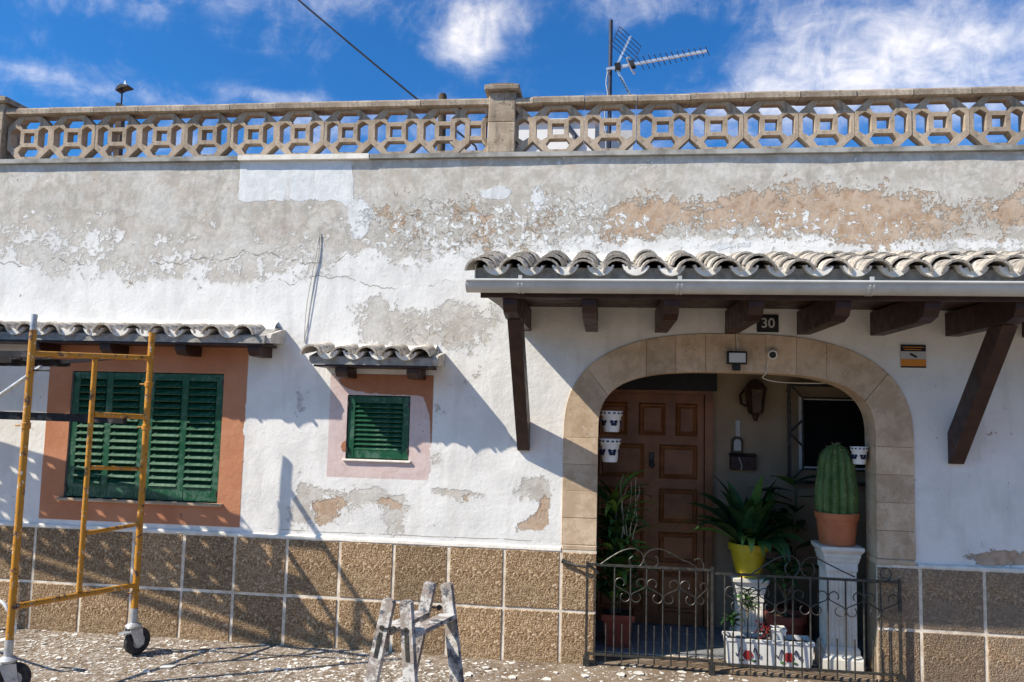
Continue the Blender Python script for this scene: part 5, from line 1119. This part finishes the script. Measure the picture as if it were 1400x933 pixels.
# ------------------------------------------------------------------ painter's stepladder
def ladder():
    nl, nr = PZ(533, 819, .80), PZ(555.6, 820.5, .80); fl, fr = PZ(589, 796, .80), PZ(610.5, 797, .80)
    tdir = (fl-nl+fr-nr); tdir[2] = 0; tdir /= np.linalg.norm(tdir); nd = np.array([tdir[1], -tdir[0], 0])
    c = (nl+nr+fl+fr)/4
    t = thing('stepladder', 'paint splashed wooden stepladder standing on the pavement below the little window', 'stepladder', (c[0], c[1], GZ))
    def foot(top, sg): f = top+nd*(-0.16 if sg < 0 else (0.075 if abs(top[1]-nr[1]) < 0.1 else 0.12)); f[2] = gz(f[0], f[1])-0.002; return f
    def at_h(top, f, z): u = (top[2]-z)/(top[2]-f[2]); return top+(f-top)*u
    ft = {}
    for k, top, sg in (('nl', nl, -1), ('nr', nr, 1), ('fl', fl, -1), ('fr', fr, 1)):
        f = foot(top, sg); ft[k] = (top, f); q = MB(); d = f-top; d = d/np.linalg.norm(d); sx = nd; ay = tdir; az = np.cross(d, ay); az /= np.linalg.norm(az)
        # stile with a rounded top
        prof = [(-0.027, 0.0), (-0.027, 0.0), (-0.022, -0.012), (-0.008, -0.018), (0.008, -0.018), (0.022, -0.012), (0.027, 0.0)]
        L = np.linalg.norm(f-top); out = [(-0.036, L), (-0.033, 0.012), (-0.022, 0.002), (0, 0), (0.022, 0.002), (0.033, 0.012), (0.036, L)]
        vs = [top+az*a+d*b_-ay*0.016 for a, b_ in out]+[top+az*a+d*b_+ay*0.016 for a, b_ in out]; n = len(out)
        q.add(vs, [tuple(range(n)), tuple(range(2*n-1, n-1, -1))]+[(i, n+i, n+(i+1) % n, (i+1) % n) for i in range(n)]); part('stile', q, M['ladder'], t)
    for a, b_, sg in (('nl', 'fl', -1), ('nr', 'fr', 1)):
        for z in (0.625, 0.25):
            p0, p1 = at_h(*ft[a], z), at_h(*ft[b_], z); p0 = p0+tdir*0.017; p1 = p1-tdir*0.017; q = MB(); q.beam(p0, p1, 0.085 if z > 0.5 else 0.075, 0.024); part('tread', q, M['ladder'], t)
    for a, b_ in (('nl', 'nr'), ('fl', 'fr')):
        p0, p1 = at_h(*ft[a], 0.655), at_h(*ft[b_], 0.655); m_ = (p0+p1)/2; out_ = -tdir if a == 'nl' else tdir
        q = MB(); q.tube([p0+out_*0.0165, p0+out_*0.022], 0.013, 10); q.tube([p1+out_*0.0165, p1+out_*0.022], 0.013, 10); q.beam(p0+out_*0.020, p1+out_*0.020, 0.02, 0.006); q.tube([m_+out_*0.0165, m_+out_*0.030], 0.015, 10); part('hinge', q, M['iron'], t)
        for k in (a, b_):
            s0, s1 = at_h(*ft[k], 0.63), at_h(*ft[k], 0.50); q = MB(); q.beam(s0+out_*0.0178, s1+out_*0.0178, 0.022, 0.003, tuple(tdir)); part('strap', q, M['iron'], t)
ladder()

# ------------------------------------------------------------------ on the roof
def rooftop():
    rz = ZT
    # television aerial
    y = 2.5; x = 0.29
    t = thing('tv_antenna', 'television aerial with silver boom and fan reflector on a dark roof mast', 'antenna', (x, y, rz))
    q = MB(); q.tube([(x, y, rz), (x, y, 5.95)], 0.022, 10); part('mast', q, M['mast'], t, True)
    b0, b1 = P(829, 95, y-0.05), P(966, 70, y-0.05); b0, b1 = np.array(b0), np.array(b1); d = (b1-b0)/np.linalg.norm(b1-b0)
    q = MB(); q.beam(b0, b1, 0.026, 0.026); part('boom', q, M['alu'], t)
    q = MB(); q.obox(b0+d*0.12, d, (0, 1, 0), np.cross(d, (0, 1, 0)), 0.03, 0.05, 0.03); part('clamp', q, M['black'], t)
    side = np.array([0.42, 0.84, -0.34]); side /= np.linalg.norm(side)
    for k in range(13):
        o = b0+d*(0.36+0.058*k); q = MB(); hl = 0.105-0.003*k; q.tube([o-side*hl, o+side*hl], 0.0045, 6); part('element', q, M['mast'], t)
    o = b0+d*0.27; q = MB(); q.obox(o, d, side, np.cross(d, side), 0.03, 0.022, 0.05); part('balun', q, M['black'], t); q = MB(); q.tube(spline([o-side*.1+d*.02, o-side*0.13+np.array([0, 0, -.03]), o+side*0.05+np.array([0, 0, -.06]), o+side*.1], 5), 0.008, 6); part('dipole', q, M['alu'], t)
    for tip_px, hw in (((862, 50), 0.17), ((861, 129), 0.12)):
        tip = np.array(P(tip_px[0], tip_px[1], y-0.02)); o = b0+d*0.10; q = MB(); q.beam(o, tip, 0.022, 0.022, (0, 1, 0)); part('reflector_arm', q, M['alu'], t)
        ax = (tip-o); L = np.linalg.norm(ax); ax /= L
        wv = np.array([0.62, 0.62, -0.45]) if tip_px[1] < 90 else np.array([0.25, 0.95, 0.1]); wv -= ax*np.dot(wv, ax); wv /= np.linalg.norm(wv)
        q = MB()
        for k in range(6):
            c = o+ax*L*(0.42+0.115*k); q.tube([c-wv*hw, c+wv*hw], 0.004, 5)
        for sg in (-1, 1): q.tube([o+ax*L*0.42+wv*hw*sg, o+ax*L*0.995+wv*hw*sg], 0.004, 5)
        part('reflector_grid', q, M['mast'], t)
    q = MB(); q.tube(spline([b0+d*0.02, b0+np.array([-0.0, 0, -0.15]), b0+np.array([0.02, 0, -0.3]), (x-0.05, y-0.03, 4.9), (x-0.03, y-0.025, 4.5), (x-0.026, y, 3.8)], 5), 0.007, 6); part('coax', q, M['wire_grey'], t)
    # short rusty post
    px_ = P(605.5, 128, 1.5)[0]; q = MB(); q.lathe([(0.040, 0), (0.040, 1.10), (0.030, 1.125)], (px_, 1.5, rz), 14); solo('roof_post', q, M['bark'], 'short rusty brown pipe standing on the roof left of the pier', 'pipe', (px_, 1.5, rz), True)
    # garden spotlight on a stem
    vx = P(166, 140, 1.2)[0]; t = thing('roof_lamp', 'small dark solar lamp on a thin stem above the balustrade', 'lamp', (vx, 1.2, rz))
    zt = P(166, 120, 1.2)[2]; zl = P(166, 147, 1.2)[2]; q = MB(); q.box(vx-0.03, vx+0.03, 1.17, 1.23, rz, zl-0.06); part('post', q, M['lead'], t); q = MB(); q.tube([(vx, 1.2, zl-0.06), (vx, 1.2, zt)], 0.008, 6); part('stem', q, M['mast'], t)
    q = MB(); q.prism([(vx-0.03, zl-0.02), (vx-0.03, zl+0.03), (vx+0.01, zl+0.03), (vx+0.075, zl-0.01), (vx+0.075, zl-0.03)], 1.16, 1.24); part('bracket', q, M['black'], t)
    q = MB(); q.prism([(vx-0.04, zt-0.045), (vx-0.02, zt+0.005), (vx+0.02, zt+0.02), (vx+0.085, zt+0.005), (vx+0.085, zt-0.005), (vx+0.01, zt-0.02)], 1.15, 1.25); part('head', q, M['black'], t)
    q = MB(); q.prism([(vx+0.012, zt+0.021), (vx+0.028, zt+0.07), (vx+0.05, zt+0.017)], 1.19, 1.21); q.prism([(vx-0.04, zt+0.0), (vx-0.045, zt+0.04), (vx-0.018, zt+0.006)], 1.19, 1.21); part('panel', q, M['alu'], t)
    # white roof hut
    hx0, hx1, hz = P(690, 170, 2.9)[0], P(866, 170, 2.9)[0], P(760, 164, 2.9)[2]
    t = thing('roof_hut', 'low white rendered hut on the roof behind the balustrade', 'hut', ((hx0+hx1)/2, 3.4, rz))
    q = MB(); q.box(hx0, hx1-0.42, 2.9, 4.2, rz, hz-0.03); part('wall', q, M['hut'], t); q = MB(); q.box(hx0-0.04, hx1-0.38, 2.86, 4.24, hz-0.029, hz); part('roof', q, M['hut'], t)
    q = MB(); q.box(hx1-0.419, hx1, 3.0, 4.2, rz, hz-0.10); part('wall', q, M['grey_print'], t); q = MB(); q.box(hx1-0.36, hx1-0.06, 2.985, 2.9995, rz+0.1, hz-0.45); part('door', q, M['bark'], t)
    dp_ = P(786, 185, 2.85)[0]; q = MB(); q.tube([(dp_, 2.86, rz), (dp_, 2.86, hz-0.2), (dp_-0.09, 2.87, hz-0.08), (dp_-0.12, 2.88, hz-0.06)], 0.028, 8); part('downpipe', q, M['mast'], t)
    q = MB(); e = P(712, 175, 2.8)[0]; q.tube(spline([(e, 2.87, rz+0.3), (e, 2.87, hz-0.45), (e+0.03, 2.87, hz-0.3), (e+0.12, 2.87, hz-0.22)], 5), 0.02, 8); part('pipe', q, M['mast'], t)
    # overhead service cable
    a = P(418, -2, 2.0); b_ = P(588, 141, 2.0); c = P(650, 200, 2.0); dv = a-c; q = MB(); far = c+dv*2.6
    pts = [c+(far-c)*u-np.array([0, 0, 0.35*u*(1-u)]) for u in [k/14 for k in range(15)]]; q.tube(pts, 0.011, 6)
    st = np.array(c); st2 = np.array([c[0]+0.25, 2.0, rz]); q.tube([c, st2], 0.011, 6); solo('overhead_cable', q, M['cable'], 'dark service cable slanting down to the roof behind the balustrade', 'cable', tuple(st2))
rooftop()

# ------------------------------------------------------------------ tree behind at the right
def tree():
    c = (8.2, 18.0); t = thing('tree', 'green tree showing through the balustrade at its right end', 'tree', (c[0], c[1], -0.09)); H = 7.6
    q = MB(); q.tube([(c[0], c[1], -0.1), (c[0]+0.1, c[1], 3), (c[0], c[1], 5.5)], 0.22, 10, r1=0.1); part('trunk', q, M['bark'], t, True)
    q = MB(); cr = MB()
    for k in range(14):
        a = k*2.4; L = rnd.uniform(1.2, 2.4); e = (c[0]+L*math.cos(a), c[1]+L*math.sin(a), rnd.uniform(5.4, H)); q.tube([(c[0], c[1], rnd.uniform(3.5, 5.3)), e], 0.06, 6, r1=0.02)
        for j in range(170):
            o = np.array(e)+np.array([rnd.gauss(0, .5), rnd.gauss(0, .5), rnd.gauss(0, .38)]); d = np.array([rnd.uniform(-1, 1), rnd.uniform(-1, 1), rnd.uniform(-.6, .6)]); d /= np.linalg.norm(d); s_ = np.cross(d, (rnd.random(), rnd.random(), 1)); s_ /= np.linalg.norm(s_); h = rnd.uniform(.05, .10)
            cr.add([o, o+d*h+s_*h*.45, o+d*h*2, o+d*h-s_*h*.45], [(0, 1, 2, 3)])
    part('limbs', q, M['bark'], t); stuff(part('crown', cr, M['leaf_mid'], t))
tree()

# ------------------------------------------------------------------ fallen paint and render on the pavement
def chip_mesh(m_, x, y, z, r, th):
    n = rnd.choice((4, 5, 5, 6)); a0 = rnd.uniform(0, 2*PI); st = rnd.uniform(0.5, 1.0); ro = rnd.uniform(0, PI); tx, ty = rnd.uniform(-.07, .07), rnd.uniform(-.07, .07)
    pts = []
    for k in range(n):
        a = a0+2*PI*k/n+rnd.uniform(-.3, .3); rr = r*rnd.uniform(.6, 1.1); px_, py_ = rr*math.cos(a), rr*st*math.sin(a); pts.append((px_*math.cos(ro)-py_*math.sin(ro), px_*math.sin(ro)+py_*math.cos(ro)))
    lift = max(abs(tx), abs(ty))*r*0.7
    top = [(x+a, y+b_, z+th+lift+a*tx+b_*ty) for a, b_ in pts]; bot = [(x+a*.96, y+b_*.96, z+lift*0.5+a*tx+b_*ty-0.001) for a, b_ in pts]
    m_.add(top+bot, [tuple(range(n)), tuple(range(2*n-1, n-1, -1))]+[(i, n+i, n+(i+1) % n, (i+1) % n) for i in range(n)])
def debris():
    w_, g_ = MB(), MB(); N = 24000; k = 0
    while k < N:
        x = rnd.uniform(-6.0, 4.0); y = -0.03-2.3*rnd.random()**1.15
        dens = (1.0 if x < -1.0 else (1.0-0.62*min(1, (x+1.0)/0.8)))*(0.45+0.9*max(0, mnoise.noise(Vector((x*1.6, y*2.5, 5)))+0.35))
        if y > -0.10: dens *= 0.6
        if rnd.random() > dens: continue
        k += 1; r = min(0.035, 0.003+rnd.expovariate(1/0.0052)); chip_mesh(w_ if rnd.random() < 0.68 else g_, x, y, gz(x, y), r, 0.0012+0.05*r)
    for nm, m_, mt, lb in (('fallen_paint_chips', w_, M['chip'], 'white flakes of fallen paint strewn over the pavement'), ('fallen_render_crumbs', g_, M['chipgrey'], 'tan and grey crumbs of render strewn over the pavement')):
        o = stuff(link(nm, m_.mesh(nm, mt))); o['label'] = lb; o['category'] = 'debris'
    for u, v, r in ((850, 924, .045), (873, 922, .05), (866, 912, .025), (905, 921, .022), (852, 915, .022), (640, 922, .04), (665, 912, .032), (700, 926, .035), (585, 905, .03), (465, 905, .035), (430, 897, .03), (230, 912, .06), (200, 918, .05), (80, 900, .035), (60, 880, .03), (350, 900, .035), (380, 915, .04), (290, 890, .03), (760, 920, .03), (800, 925, .028), (1000, 928, .03)):
        q_ = PZ(u, v, GZ+0.004); m_ = MB(); chip_mesh(m_, q_[0], q_[1], gz(q_[0], q_[1])+0.004, r, 0.006)
        solo('plaster_flake', m_, M['chip'], 'large flat white flake of fallen plaster lying on the pavement', 'plaster flake', (q_[0], q_[1], gz(q_[0], q_[1])), False, 'large plaster flakes on the pavement')
debris()

# ------------------------------------------------------------------ unseen house added behind the camera to block low sky and bounce light
def added_opposite_row():
    y0 = -16.0; t = thing('added_opposite_house', 'added long white house across the street, out of view, blocking low sky and bouncing light', 'house', (0, y0-4, -0.09))
    q = MB(); q.box(-24, 22, y0-8, y0, -0.1, 4.0); part('wall', q, M['hut'], t)
    q = MB(); q.prismx([(y0-8.3, 4.002), (y0+0.3, 4.002), (y0+0.3, 4.15), (y0-4, 5.0), (y0-8.3, 4.15)], -24.3, 22.3); part('roof', q, M['rooftile'], t)
    for k in range(11):
        x = -22+4.1*k
        for z0, z1 in ((1.0, 2.2),):
            q = MB(); q.box(x, x+1.0, y0-0.02, y0+0.03, z0, z1, 0.01); part('shutter', q, M['green'], t)
        q = MB(); q.box(x+1.9, x+2.9, y0-0.02, y0+0.03, -0.08, 2.1, 0.01); part('door', q, M['doorwood'], t)
added_opposite_row()
